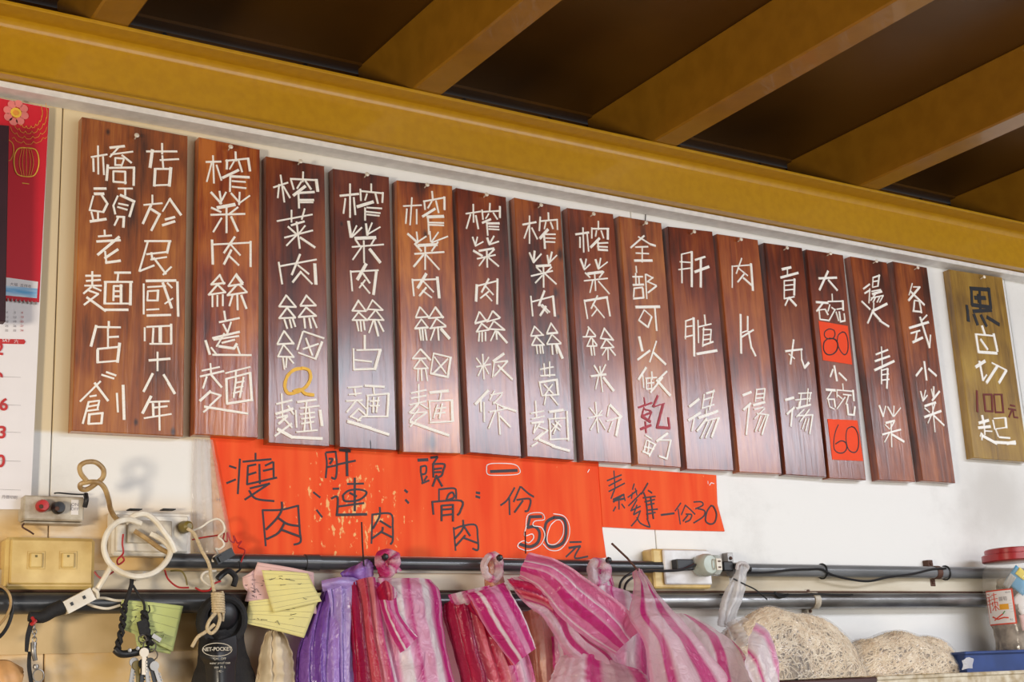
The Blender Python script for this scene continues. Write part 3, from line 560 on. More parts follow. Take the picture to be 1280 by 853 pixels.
WOODS = {  # dark, mid, light, seed, roughness
 'b1': ((0.060,0.018,0.006),(0.22,0.085,0.022),(0.40,0.18,0.055),1,0.45), 'b2': ((0.055,0.010,0.005),(0.20,0.050,0.012),(0.42,0.16,0.04),2,0.34),
 'b3': ((0.040,0.008,0.006),(0.115,0.028,0.013),(0.22,0.07,0.025),3,0.32), 'b4': ((0.038,0.008,0.006),(0.105,0.026,0.014),(0.20,0.06,0.03),4,0.30),
 'b5': ((0.050,0.010,0.005),(0.22,0.065,0.014),(0.46,0.19,0.045),5,0.34), 'b6': ((0.048,0.009,0.006),(0.150,0.035,0.014),(0.28,0.09,0.03),6,0.30),
 'b7': ((0.028,0.007,0.007),(0.145,0.036,0.015),(0.30,0.10,0.03),7,0.30), 'b8': ((0.050,0.011,0.007),(0.160,0.042,0.017),(0.28,0.09,0.04),8,0.30),
 'b9': ((0.075,0.020,0.008),(0.24,0.085,0.026),(0.38,0.17,0.06),9,0.40), 'b10': ((0.050,0.010,0.006),(0.150,0.036,0.016),(0.28,0.09,0.03),10,0.30),
 'b11': ((0.065,0.013,0.006),(0.21,0.060,0.020),(0.36,0.13,0.04),11,0.34), 'b12': ((0.045,0.009,0.006),(0.130,0.032,0.016),(0.24,0.08,0.03),12,0.28),
 'b13': ((0.042,0.009,0.006),(0.125,0.030,0.016),(0.22,0.065,0.03),13,0.32), 'b14': ((0.042,0.009,0.006),(0.130,0.032,0.014),(0.30,0.09,0.03),14,0.32),
 'b15': ((0.045,0.010,0.005),(0.150,0.042,0.014),(0.32,0.11,0.03),15,0.34), 'b16': ((0.10,0.045,0.010),(0.30,0.17,0.030),(0.46,0.29,0.07),16,0.45)}
FACE = 0.019
def tint(c, f): return tuple(a*k for a, k in zip(c, f))
WOODS = {k: (tint(v[0], (.95,.80,.55)), tint(v[1], (1.22,.76,.36)), tint(v[2], (1.15,.86,.46)), v[3], v[4]) for k, v in WOODS.items() if k != 'b16'} | {'b16': ((0.12,0.055,0.006),(0.29,0.155,0.016),(0.42,0.25,0.035),16,0.45)}
KNOTS = {'b7': [((695,366),.006),((700,318),.007),((698,396),.003)], 'b5': [((540,553),.010),((532,293),.005)], 'b1': [((170,528),.003),((135,165),.003),((216,540),.004)], 'b4': [((427,280),.0025)], 'b3': [((425,300),.003)]}
for label, key, tl, tr_, br, bl, nail, groups in BOARDS:
    q = [P(*p, FACE) for p in (tl, tr_, br, bl)]
    base = (q[2] + q[3])/2; base.y = -0.004
    t = thing('menu_board', base, label, 'sign')
    MB().prism([(p.x, p.z) for p in q], 0.0005, FACE, 0.0011).build('board', wood('varnished_wood_' + key, *WOODS[key], knots=[(P(*k_, FACE) - base, r_) for k_, r_ in KNOTS.get(key, ())]), t)
    for mname, specs in groups:
        write(specs, t, M[mname], FACE, thick=0.0016 if mname == 'stick' else 0.001, dw=(1, 1.35, 1.8) if key != 'b16' else ((1, 2.0, 3.3) if mname == 'blackpaint' else (1, 1.5, 2.4)))
    n = P(*nail, FACE)
    nb = MB().tube([n + V(0, 0.006, 0), n + V(-0.001, -0.010, 0.0015)], 0.0011, 8, smooth=0)
    nb.lathe([(0.0004, 0), (0.0035, 0.0002), (0.0037, 0.0012), (0.0020, 0.0022), (0.0002, 0.0025)], n + V(-0.001, -0.010, 0.0015), (-0.1, -1, 0.15), 12)
    nb.build('nail', M['nail'], t, smooth=True)
    if key == 'b4':
        MB().stick(P(463.5, 561, FACE), P(463, 551, FACE), 0.0016, FACE-0.001, 0.0012).build('crack', M['black'], t)
    if key == 'b13':
        for tkey, quad, digits in (('I', [(105,500),(268,528),(293,745),(130,720)],
                ['I ~190,552 165,545 140,560 138,585 155,600 185,597 196,575 190,552;~155,600 135,620 132,660 150,687 180,688 205,665 211,630 195,604 165,598', 'I ~238,562 215,580 210,620 225,665 250,690 268,665 268,610 255,570 238,562']),
                ('J', [(155,422),(322,430),(355,658),(182,650)],
                ['J ~215,455 200,490 190,540 192,590 215,612 245,610 262,585 255,555 230,545 200,562', 'J ~290,465 265,480 258,530 268,585 290,608 315,605 328,570 325,510 308,475 290,465'])):
            ox, oy, sc = TR[tkey]
            cq = [P(ox+a/sc, oy+b/sc, FACE+0.0008) for a, b in quad]
            card = MB().prism([(p.x, p.z) for p in cq], FACE+0.0001, FACE+0.0008).build('price_card', M['card'], t)
            write(digits, card, M['marker'], FACE+0.0009, w0=0.0022, thick=0.0003, name='digit', jit=False)

# ------------------------------------------------------------------ red paper signs
def poster(outline, d, label, origin_px):
    wp = [P(x, y, d) for x, y in outline]; o = P(*origin_px, 0)
    mb = MB().prism([(p.x, p.z) for p in wp], 0.0006, d)
    t = mb.build('paper_sign', M['poster'], loc=(o.x, 0, o.z))
    return tag(t, label, 'sign')
p1 = poster([(263,547),(323,549),(500,563),(748.3,579.6),(750,612),(752.9,661.9),(758,697.4),(725,701),(640,698),(500,696),(400,694.5),(291.9,692.5),(282,655),(271,600)], 0.0013,
            'long orange-red paper sign with black handwriting and 50 outlined in white', (430, 640))
mk = ['K 135,215 175,228;118,322 172,300;200,172 187,388;298,135 298,180;220,188 395,172;250,222 245,330;250,215 300,205;360,212 405,190;410,190 412,285;252,270 300,255;348,245 405,232;245,330 430,288;322,205 325,325;265,355 385,325;385,325 232,425;~258,370 300,420 412,435',
 'K 342,492 362,715;~342,492 455,490 560,465;~565,462 575,620 580,690 540,708;~462,442 462,490 430,545 365,612;~445,545 500,580 575,592;~480,570 440,635 370,672;460,615 580,660',
 'K ~737,135 745,200 738,288;740,130 800,125;~800,125 808,210 800,290 775,288;~760,170 780,172 765,200;750,222 810,210;*825,115 890,122;*868,120 872,275;815,205 922,182',
 'K 662,380 702,412;682,492 715,535',
 'K *920,292 920,495;875,328 975,325;~845,400 880,370 940,362 990,375 985,400 940,430 860,435 845,400;810,470 975,448;890,385 930,405;785,358 818,357;~775,418 812,412 808,520;*805,522 992,518',
 'K 1030,518 1025,700;~1030,520 1145,515 1158,600 1158,680 1145,705;~1077,475 1075,530 1035,605;1080,560 1145,600;~1095,600 1088,625 1030,668;1085,628 1150,660',
 'L *30,360 45,372;*35,420 52,438',
 'L **112,175 170,172;~130,215 160,212 158,255 130,258 128,215;130,265 140,315;165,275 150,300;135,318 178,300;*190,160 230,155;230,158 205,195;~200,200 272,200 265,240 255,270 225,285;203,205 205,280;215,230 255,225;212,250 250,248;225,270 200,335;225,275 258,335',
 'L 240,355 240,420;~240,355 330,348 345,370 345,410;~285,420 300,385 325,375 330,405 280,425;198,430 205,508;~198,432 375,425 370,490 355,512;255,455 255,548;258,455 325,450;325,450 325,550;260,480 320,475;262,515 325,508',
 'L *470,375 490,378;*468,398 490,405',
 'L 330,590 342,730;~332,600 385,580 465,575 478,650 480,725 448,720;~388,545 385,600 340,655;395,585 430,640;400,640 345,700;395,655 475,685',
 'L **558,245 720,238',
 'L ~705,345 660,420 620,452;672,405 675,510;740,338 700,430;~745,340 790,380 822,400;~720,420 800,415 790,480 770,490;755,425 705,495',
 'L **870,522 800,524;**800,522 785,590;~**785,590 830,585 858,620 848,680 800,708 738,692',
 'L ~**950,527 900,560 892,640 912,698 950,708 1005,680 1022,610 1008,540 950,527',
 'L 1045,680 1115,678;*1040,715 1110,705;1080,715 1022,770;~1110,705 1078,760 1085,780 1155,768']
write(mk, p1, M['marker'], 0.0014, w0=0.0031, thick=0.0002, dw=(1, 1.3, 1.65), jit=False)
write(['L ~535,205 575,195 700,200 738,235 720,262 600,268 540,262 532,225 535,205',
 'L ~775,580 790,510 870,500 888,540 830,550 820,578 870,590 890,640 860,700 790,732 730,715 728,690 760,672 790,685 820,655 810,630 765,640 775,580',
 'L ~945,505 1010,520 1042,580 1035,660 985,725 920,728 880,690', 'L ~960,545 925,580 905,650 915,690 960,690 1000,640 1005,580 985,545 960,545', 'L 1155,250 1165,232'],
 p1, M['whitemarker'], 0.0018, w0=0.0014, thick=0.0002, name='white_outline', jit=False)
p2 = poster([(748.4,583.5),(895.4,594.2),(896.8,630.5),(905.9,664.5),(820,662.5),(753.4,658.9)], 0.0026,
            'short orange-red paper sign ending in 30, right of the long one', (1100, 640))
write(['M 195,135 205,290;135,222 262,170;150,268 262,208;150,318 290,245;205,290 170,380;*190,390 285,345;*195,400 290,380;*190,410 270,350;280,345 295,400;240,405 240,475;210,455 190,492;265,430 290,465',
 'M 375,250 360,300;320,370 400,310;360,330 350,380;385,290 400,350;440,330 325,445;400,390 350,480;345,490 430,450;400,440 370,520;370,525 430,490;430,490 405,560;350,625 405,560;~400,550 430,600 500,632 512,625 490,560;495,245 440,340;~460,330 480,400 495,560;500,310 530,330;455,375 560,362;470,410 555,390;480,440 550,425;490,485 580,475;485,520 560,505;520,370 545,560',
 'M *615,527 730,512', 'M ~790,420 740,490;765,475 785,608;830,440 795,525;~830,440 875,480 915,520;~835,520 885,525 870,570 830,590;850,530 810,580',
 'M ~905,412 970,410 985,440 920,472;~940,470 1000,490 990,540 905,597;~1055,445 1020,500 1010,580 1050,608 1090,590 1105,520 1080,455 1055,445'],
 p2, M['marker'], 0.0027, w0=0.0027, thick=0.0002, jit=False)
write(['M 1030,225 1032,250;*1045,262 1060,240;*1060,240 1085,248'], p2, M['whitemarker'], 0.0027, w0=0.0011, thick=0.0003, name='staple', jit=False)

# ------------------------------------------------------------------ pipes, clamps and the wire tied along them
def X(px, py, d=0.0): return P(px, py, d).x
def pipe(x0, x1, z, r, d, m, label, rings=()):
    mb = MB().tube([(x0, -d, z), (x1, -d, z)], r, 20, smooth=0)
    o = thing('conduit_pipe', (x0, -d, z - r), label, 'pipe'); mb.build('pipe', m, o, smooth=True)
    for x in rings: MB().tube([(x-0.011, -d, z), (x+0.011, -d, z)], r*1.16, 20, smooth=0).build('coupling', m, o, smooth=True)
    return o
pipe(0.640, 1.512, 1.7245, 0.0102, 0.024, M['pvc_shadedpipe'], 'dark grey plastic conduit pipe under the long red sign', (0.857,))
up2 = pipe(1.655, 2.60, 1.7215, 0.0116, 0.024, M['greypipe'], 'grey conduit pipe running right from the clamp to the lidded jar')
pipe(-0.30, 1.30, 1.6672, 0.0140, 0.024, M['pvc_shadedpipe'], 'thick pipe behind the keys and bags, shade put into its dark colour')  # left run of the steel pipe, its shadow painted in as dark grey
lo2 = pipe(1.30, 2.80, 1.6676, 0.0140, 0.024, M['steelpipe'], 'thick steel pipe below the ledge on the right')
def clamp(x, z, r, d, m, label, h=0.02):
    t = thing('pipe_clamp', (x, -0.002, z - r - h), label, 'clamp')
    MB().tube([(x-0.007, -d, z), (x+0.007, -d, z)], r*1.12, 20, smooth=0).build('band', m, t, smooth=True)
    for sg in (1, -1): MB().box((x-0.007, -0.014, z+sg*(r+h/2)-h/2), (x+0.007, 0.0005, z+sg*(r+h/2)+h/2), 0.0008).build('ear', m, t)
    for sg in (1, -1): MB().lathe([(0.0032, 0), (0.003, 0.002), (0.001, 0.003)], (x, -0.014, z+sg*(r+h/2)), (0,-1,0), 10).build('screw', M['rust'], t)
clamp(1.668, 1.7215, 0.0116, 0.024, M['steel'], 'shiny steel clamp beside the adapter plug')
clamp(2.185, 1.7215, 0.0116, 0.024, M['rust'], 'rusty clamp on the upper pipe near the jar', 0.014)
clamp(1.847, 1.6676, 0.0140, 0.024, M['greyplastic'], 'pale clamp on the lower steel pipe', 0.008)
wt = thing('cable', (1.66, -0.036, 1.70), 'thin black cable tied along the right conduit pipe', 'cable')
pts = [P(*p, 0.038) for p in [(930,716),(960,716),(985,713),(1010,712),(1027,712),(1040,719),(1060,724),(1085,727),(1110,722),(1140,718),(1165,712),(1182,711)]]
MB().tube(pts, 0.0022, 8).build('cable', M['black'], wt, smooth=True)
for px, py in ((1027, 709), (1181, 712)):
    q = P(px, py, 0.024); q.z = 1.7210
    MB().tube([q + V(0, math.cos(a)*0.0135, math.sin(a)*0.0135) for a in [k*6.283/14 for k in range(14)]], 0.0016, 6, closed=True, smooth=0).build('tie', M['black'], wt, smooth=True)
lw = MB().tube([P(*p, 0.041) for p in [(900,744),(930,743),(960,742),(990,744),(1020,743),(1050,744),(1066,744)]], 0.0016, 6)
lw.tube([P(*p, 0.041) for p in [(968,741),(975,746),(985,744)]], 0.003, 6)
tag(lw.build('cable', M['black'], smooth=True), 'black cable lying on top of the lower steel pipe', 'cable')

# ------------------------------------------------------------------ wall calendar and maroon board at the left edge
cl = [P(*p, 0.012) for p in [(-75,108),(61.5,135),(38,637),(-110,637)]]
cal = thing('wall_calendar', (cl[0].lerp(cl[1], .5).x, -0.012, cl[2].z), 'wall calendar with red printed top and red day numbers', 'calendar')
def onc(u, v, d=0.0006):                      # point on the calendar, u from the left 0..1, v down 0..1
    p = (cl[0].lerp(cl[1], u)).lerp(cl[3].lerp(cl[2], u), v); return V(p.x, p.y - d, p.z)
def cpx(px, py, d=0.0126): return P(px, py, d)
def patch(mb, pts, d): 
    mb.prism([(p.x, p.z) for p in pts], d-0.0003, d)
a = MB(); patch(a, [P(*p, 0.0115) for p in [(-75,108),(61.5,135),(38,637),(-110,637)]], 0.0118); a.build('page', M['paperwhite'], cal)
a = MB(); patch(a, [cpx(-75,108), cpx(61.5,135), cpx(49,378), cpx(-88,372)], 0.0124); a.build('red_header', M['calred'], cal)
a = MB(); patch(a, [cpx(3,347), cpx(47.5,353), cpx(46,373), cpx(2,369)], 0.0128); a.build('photo_banner', M['skyblue'], cal)
a = MB(); patch(a, [cpx(4,346.5), cpx(47.5,352.5), cpx(47,361), cpx(3.5,357)], 0.0130); a.build('banner_heading', M['paperwhite'], cal)
def cstroke(pts, m, w_, name, d=0.0132, closed=False, sm=True):
    wp = [P(x, y, d) for x, y in pts]
    if sm: wp = smoothpts(wp, 5, closed)
    if closed: wp.append(wp[0])
    mb = MB()
    for i, (p, q) in enumerate(zip(wp[:-1], wp[1:])): mb.stick(p, q, w_, d, 0.0002+0.000005*i)
    return mb.build(name, m, cal)
for k in range(9):                             # chrysanthemum of gold arcs
    for rr in (17, 23, 29, 35):
        a0 = k*0.36 - 0.4
        c0 = (36, 142)
        p = [(c0[0]+rr*math.cos(a0+t)*1.0, c0[1]+rr*math.sin(a0+t)*1.1 + (3 if t in (0.0, 0.36) else 0)*-1) for t in (0.0, 0.09, 0.18, 0.27, 0.36)]
        p = [(x, y) for x, y in p if x < 59 and x > 13]
        if len(p) > 1: cstroke(p, M['gilt'], 0.0007, 'flower_line', sm=False)
mb = MB()
for k in range(8):
    c0 = P(20 + 11*math.cos(k*.785+.3), 141 + 11.5*math.sin(k*.785+.3), 0.0134)
    mb.lathe([(0.0058, 0), (0.0058, 0.0003)], c0, (0,-1,0), 16)
mb.build('petal', M['petal'], cal)
MB().lathe([(0.0075, 0), (0.0075, 0.0004)], P(20, 141, 0.0138), (0,-1,0), 20).build('stamen', M['petal2'], cal)
MB().lathe([(0.0040, 0), (0.0040, 0.0004)], P(20, 141, 0.0143), (0,-1,0), 20).build('stamen_centre', M['gilt'], cal)
cstroke([(33,185),(44,187),(48,196),(48,208),(43,219),(33,221),(22,218),(18,208),(18,195),(23,186)], M['petal2'], 0.0014, 'lantern_outline', closed=True)
for dx in (-9, -5, 0, 5, 9): cstroke([(33+dx*0.6,186),(33+dx,203),(33+dx*0.6,220)], M['gilt'], 0.0007, 'lantern_rib')
cstroke([(28,229),(36,230)], M['petal2'], 0.0012, 'lantern_tassel', sm=False)
cstroke([(11,175),(16,180),(17,190),(14,199),(11,201)], M['gilt'], 0.0012, 'lantern_outline')
def ctext(t, px, py, size, m, name, bold=0.0): return text_on(t, size, P(px, py, 0.0132), m, cal, name, ux=V(1,0,-0.02), uy=V(0.045,0,1), bold=bold)
for t, px, py in (('2', -1, 437), ('9', -2, 474), ('16', -1, 506), ('23', -3, 541), ('30', -5, 577)): ctext(t, px, py, 0.023, M['inkred'], 'day_number', 0.0006)
for y in (463, 498, 532, 568, 604): cstroke([(0, y+8), (26, y+9)], M['inkgrey'], 0.0003, 'rule_line', sm=False)
a = MB(); patch(a, [cpx(-40,423), cpx(30,424.5), cpx(32,427.5), cpx(30,430.5), cpx(-40,429)], 0.0130); a.build('weekday_bar', M['inkred'], cal)
ctext('SAT   六', 13, 426.6, 0.0060, M['paperwhite'], 'weekday')
rr = random.Random(3)
for j in range(5):
    for i, px in enumerate((9, 19, 28)):
        ctext(str(4 + i + j*7 if j else 'F S 6'.split()[i]), px - j*0.2, 391 + j*5.6, 0.0042, M['inkred'] if i == 2 else M['inkgrey'], 'small_date')
ctext('大福  吉祥年', 26, 357, 0.0052, M['inkgrey'], 'heading_text')
ctext('月曆印刷', 12, 622, 0.0050, M['inkgrey'], 'footer_text')
mb = MB()
for k in range(9): mb.box(tuple(P(5+k*5, 374.5+k*0.6, 0.014) + V(-.0007,-.001,-.002)), tuple(P(5+k*5, 374.5+k*0.6, 0.014) + V(.0007,.001,.002)))
mb.build('binding_comb', M['steel'], cal)
mr_ = MB().prism([(p.x, p.z) for p in [P(*p, 0.06) for p in [(-60,150),(11.5,157),(7,402),(-70,398)]]], 0.045, 0.06, 0.001)
tag(mr_.build('hanging_board', M['maroon']), 'dark maroon board hanging in front of the calendar at the left edge', 'board')

# ------------------------------------------------------------------ switch boxes and sockets on the left
def boxpx(x0, y0, x1, y1, d0, d1, bev=0.002):
    a, b = P(x0, y0, d1), P(x1, y1, d1)
    return MB().box((min(a.x,b.x), -d1, min(a.z,b.z)), (max(a.x,b.x), -d0, max(a.z,b.z)), bev)
t = thing('socket_box', P(72, 655, 0), 'grimy grey terminal box with a red and a black knob', 'switch box')
boxpx(30, 619, 105, 652, 0, 0.028).build('box', M['greyplastic'], t)
boxpx(30, 651.5, 104, 656, 0, 0.022, 0.001).build('base_lip', M['greyplastic'], t)
for px, py, m in ((51.5, 633.5, 'red'), (71.5, 636, 'black')):
    k = MB().lathe([(0.0078,0),(0.0085,0.004),(0.0080,0.010),(0.0066,0.013),(0.001,0.0135)], P(px, py, 0.028), (0,-1,0), 20).build('knob', M[m], t, smooth=True)
    tag(k, 'red knob' if m == 'red' else 'black knob')
    MB().lathe([(0.0030,0),(0.0022,0.0006)], P(px, py, 0.0416), (0,-1,0), 10).build('knob_screw', M['rust'], k)
lb = boxpx(89, 625, 98, 644, 0.028, 0.0288, 0.0002).build('label', M['labelwhite'], t)
text_on('ON\nOFF', 0.006, P(93.5, 634, 0.029), M['inkgrey'], lb, 'lettering')

t = thing('light_switch', P(62, 738, 0), 'old cream double light switch plate', 'switch')
boxpx(8, 671, 118, 737, 0, 0.030, 0.004).build('box', M['cream'], t)
boxpx(14, 673.5, 115.5, 731, 0.030, 0.0345, 0.002).build('cover', M['cream'], t)
for px in (46, 86):
    boxpx(px-11, 689, px+10, 712, 0.0345, 0.0358, 0.0005).build('switch_frame', M['cream'], t)
    rk = boxpx(px-8, 691, px+7, 710, 0.0358, 0.0395, 0.0015).build('rocker', M['cream'], t)
    boxpx(px-2, 694, px+1, 697, 0.0395, 0.0400, 0.0002).build('mark', M['olive'], rk)

t = thing('wall_socket', P(190, 697, 0), 'grimy white socket box with an olive plug, behind the looped white cord', 'socket')
boxpx(141, 638, 239, 696, 0, 0.026, 0.003).build('box', M['whiteplastic'], t)
boxpx(146, 643, 235, 691, 0.026, 0.031, 0.0015).build('cover', M['whiteplastic'], t)
boxpx(160, 650, 215, 680, 0.031, 0.036, 0.001).build('faceplate', M['greyplastic'], t)
for px in (170, 212): boxpx(px-8, 635.6, px+8, 637.6, 0.005, 0.02, 0.0004).build('cover_slot', M['black'], t)
pl = MB().lathe([(0.008,0),(0.009,0.004),(0.0075,0.016),(0.004,0.019)], P(228, 660, 0.031), (0.2,-1,0), 14).build('plug', M['olive'], t, smooth=True)

def cord(pts, r, m, label, cat='cord', name='cord', sides=8, closed=False):
    wp = [P(*p) for p in pts]; return tag(MB().tube(wp, r, sides, closed).build(name, m, smooth=True), label, cat)
cord([(108,601,.075),(101,592,.078),(100,583,.080),(108,578,.082),(120,578.5,.082),(129,587,.080),(128.5,597,.076),(121,604,.07),(109,612,.065),(101,611,.066),(101,605.5,.070),(110,603,.073),(123,603.5,.075),(131,611,.07),(136,626,.06),(138,636,.05),(143,646,.04),(152,654,.034)], 0.0034, M['beigecord'], 'thick beige cord knotted in two loops above the sockets')
cord([(176,655,.055),(160,650,.058),(144,655,.06),(133,669,.062),(130,687,.062),(137,704,.062),(152,716,.062),(172,721,.062),(193,716,.062),(208,702,.060),(213,688,.056),(204,676,.050),(188,667,.046)], 0.0040, M['whitecord'], 'thick white cord coiled in one large ring over the socket box')
cord([(157,654,.050),(168,645,.054),(182,643,.056),(194,651,.058),(205,665,.060),(214,678,.062),(219,690,.060)], 0.0038, M['whitecord'], 'thick cream cord arching over the right of the white ring')
cord([(168,664,.044),(185,675,.045),(200,686,.046),(212,692,.046)], 0.0034, M['beigecord'], 'short beige cord slanting across the socket box')
cord([(141,704,.058),(135,715,.058),(128,727,.056),(121,738,.052),(117,745,.05)], 0.0036, M['whitecord'], 'cream cord running down from the white ring to the connector')
cord([(116,749,.036),(130,748,.040),(145,751,.040),(160,751,.040)], 0.0018, M['whitecord'], 'thin white wire under the sockets, upper of two')
cord([(106,754,.036),(120,759,.040),(135,761,.040),(150,757,.040)], 0.0018, M['whitecord'], 'thin white wire under the sockets, lower of two')
cord([(154,668,.052),(153,680,.052),(154,692,.052),(147,700,.054),(148,706,.054),(155,701,.052),(153,696,.052)], 0.0013, M['redwire'], 'red wire with a small loop hanging inside the white ring')
cord([(118,715,.040),(124,722,.042),(130,722,.044),(142,715,.044)], 0.0013, M['redwire'], 'short red wire between the switch plate and the white ring')
cord([(240,675,.02),(255,672,.024),(272,669.5,.03),(280,667,.034),(279,675,.036),(284,677,.036),(284,666,.036),(288,676,.036),(293,678,.036),(292,670,.036),(297,679,.036),(302,677,.036),(298,684,.036),(306,688,.036),(304,696,.036),(300,706,.04)], 0.0011, M['redwire'], 'red wire ending in coils beside the red sign')
cord([(206,713,.036),(210,724,.038),(222,734,.040),(236,735,.040)], 0.0013, M['redwire'], 'red wire drooping left of the cream rope')
cord([(244,735,.040),(252,739,.042),(262,738,.044),(268,730,.044),(276,727,.044)], 0.0013, M['redwire'], 'red wire curling behind the cream rope')
cord([(240,664,.036),(252,659,.036),(262,652,.038),(272,649,.04),(279,655,.04),(280,664,.04),(273,671,.04),(278,676,.04),(280,682,.04),(274,687,.04),(269,686,.04),(272,692,.04),(267,697,.04),(266,702,.044),(272,699,.046)], 0.0014, M['whitecord'], 'thin white wire curling beside the red sign')
cord([(213,714,.036),(226,714,.038),(232,722,.038),(234,732,.038)], 0.0012, M['olive'], 'thin olive wire looping along the ledge')
cord([(270,714,.03),(256,716,.034),(252,724,.036),(262,732,.036),(268,726,.036),(258,720,.036)], 0.0018, M['whitecord'], 'knot of cream wire on the ledge behind the rope')
# ring of cable at the left edge
cord([(-12,736,.05),(4,738,.05),(13,750,.05),(15,765,.05),(10,782,.05),(0,796,.05),(-14,802,.05)], 0.0024, M['black'], 'black cable loop at the left edge, outer of two')
cord([(-12,732,.054),(3,734,.054),(12,744,.054),(13,758,.054),(7,772,.054),(-3,784,.054)], 0.0018, M['beigecord'], 'yellowish cable loop at the left edge, inner of two')

# handheld connector with tape
t = thing('cord_connector', P(95, 770, .05), 'cream two-hole cord connector with black taped plug', 'connector')
a_, b_ = P(80, 761, .05), P(114, 743, .05); u = (b_-a_)/2; n = V(-u.z, 0, u.x).normalized()
MB().obox((a_+b_)/2, u, n*0.0085, V(0,0.009,0)).build('body', M['whiteplastic'], t)
for k in (-.55, .35):
    MB().obox((a_+b_)/2 + u*k + V(0,-0.0093,0) + n*0.001, u*0.09, n*0.0022, V(0,0.0006,0)).build('socket_hole', M['black'], t)
MB().tube([P(36,771,.05), P(52,772,.05), P(66,764,.05), P(78,759,.05)], lambda s: 0.0065+0.0035*s, 10).build('taped_plug', M['blackcloth'], t, smooth=True)
MB().tube([P(114,737,.05)+V(0,-.008,0), P(119,742,.05)+V(0,-.010,0), P(121,748,.05)+V(0,-.006,0)], 0.0022, 8).build('tie', M['whitecord'], t, smooth=True)

# strap with snap hook and ring at the far left
t = thing('key_strap', P(42, 860, .05), 'black strap with steel snap hook and ring hanging at the far left', 'strap')
MB().sheet([[P(37,776,.05),P(44,775,.05)],[P(32,795,.052),P(38,795,.052)],[P(31,815,.05),P(35,816,.05)]], 4, 14).build('strap', M['blackcloth'], t, solid=0.002)
MB().sheet([[P(35,815,.048),P(39,815,.048)],[P(34,835,.048),P(39,835,.048)],[P(38,862,.048),P(43,862,.048)]], 4, 14).build('strap', M['blackcloth'], t, solid=0.002)
mb = MB()
for k in range(4): 
    c0 = P(43, 785+k*5, .05); mb.tube([c0 + V(math.cos(a)*0.003*(1 if k % 2 else .4), math.cos(a)*0.003*(.4 if k % 2 else 1), math.sin(a)*0.0038) for a in [i*.7854 for i in range(8)]], 0.0007, 6, closed=True, smooth=0)
mb.build('chain', M['steel'], t, smooth=True)
MB().tube([P(42,804,.05), P(42,815,.052), P(44,826,.05)], lambda s: 0.0042-0.0012*s, 10).build('snap_hook', M['steel'], t, smooth=True)
MB().lathe([(0.003,0),(0.004,0.003),(0.003,0.006)], P(45,831,.05), (0,0,-1), 10).build('swivel', M['steel'], t, smooth=True)
MB().tube([P(48+7*math.cos(a), 845+8*math.sin(a), .05) for a in [i*.5236 for i in range(12)]], 0.0009, 6, closed=True, smooth=0).build('ring', M['steel'], t, smooth=True)
MB().tube([P(40,772,.055),P(43,778,.058),P(39,781,.058),P(45,776,.056)], 0.0022, 8).build('tie', M['redwire'], t, smooth=True)
tag(MB().sheet([[P(-14,828,.03),P(8,826,.035),P(28,836,.03)],[P(-14,845,.05),P(8,843,.055),P(29,848,.045)],[P(-14,866,.05),P(8,868,.055),P(20,868,.045)]], 16, 12, wr=0.002, seed=3).build('cloth_bundle', M['tape'], smooth='all', solid=0.002), 'tan cloth bundle in the lower left corner', 'cloth')

# bunch of keys on a braided black lanyard
t = thing('key_bunch', P(180, 860, .06), 'bunch of keys on a braided black lanyard', 'keys')
def braid(pts, r):
    wp = smoothpts([P(*p) for p in pts], 5); mb = MB()
    for sg in (0, math.pi):
        mb.tube([p + V(math.cos(i*1.1+sg)*r, math.sin(i*1.1+sg)*r, 0) for i, p in enumerate(wp)], r*0.9, 6, smooth=0)
    return mb
MB().lathe([(0.0012,0),(0.0012,0.05),(0.003,0.051),(0.003,0.054)], P(165, 728, .002), (0,-1,0.1), 10).build('hook', M['steel'], t, smooth=True)
MB().tube([P(165,720,.05),P(164,732,.052),P(159,748,.054),P(155,760,.055)], 0.0028, 8).build('loop', M['blackcloth'], t, smooth=True)
MB().tube([P(166,732,.052),P(172,742,.054),P(180,755,.055),P(180,768,.055)], 0.0018, 8).build('loop', M['blackcloth'], t, smooth=True)
braid([(156,756,.055),(154,772,.055),(152,788,.056),(148,806,.058),(146,816,.06)], 0.0028).build('lanyard', M['blackcloth'], t, smooth=True)
braid([(180,765,.055),(182,780,.056),(184,794,.058),(188,806,.06)], 0.0032).build('lanyard', M['blackcloth'], t, smooth=True)
MB().tube([P(144,812,.06),P(152,818,.062),P(170,816,.062),P(186,812,.062)], 0.0052, 10).build('leather_band', M['black'], t, smooth=True)
for px, py in ((162,813.5),(172,811)): MB().lathe([(0.0028,0),(0.0024,0.001),(0.0005,0.0014)], P(px,py,.0672), (0,-1,0), 12).build('rivet', M['steel'], t, smooth=True)
MB().obox(P(179,785,.060), V(.006,0,.0025), V(0,.002,0), V(-.0025,0,.0095)).build('fob', M['blackcloth'], t)
MB().tube([P(186,757,.06),P(187,764,.062),P(183,768,.06)], 0.0010, 6).build('clip', M['black'], t, smooth=True)
MB().obox(P(195,798,.062), V(.0055,0,-.0035), V(0,.003,0), V(.0015,0,.0024)).build('whistle', M['steel'], t)
for px, py, r in ((187,808,8),(190,819,7),(178,799,5)):
    MB().tube([P(px+r*math.cos(a), py+r*math.sin(a), .066+.004*math.cos(a*2)) for a in [i*.5236 for i in range(12)]], 0.0009, 6, closed=True, smooth=0).build('ring', M['steel'], t, smooth=True)
rk = random.Random(5)
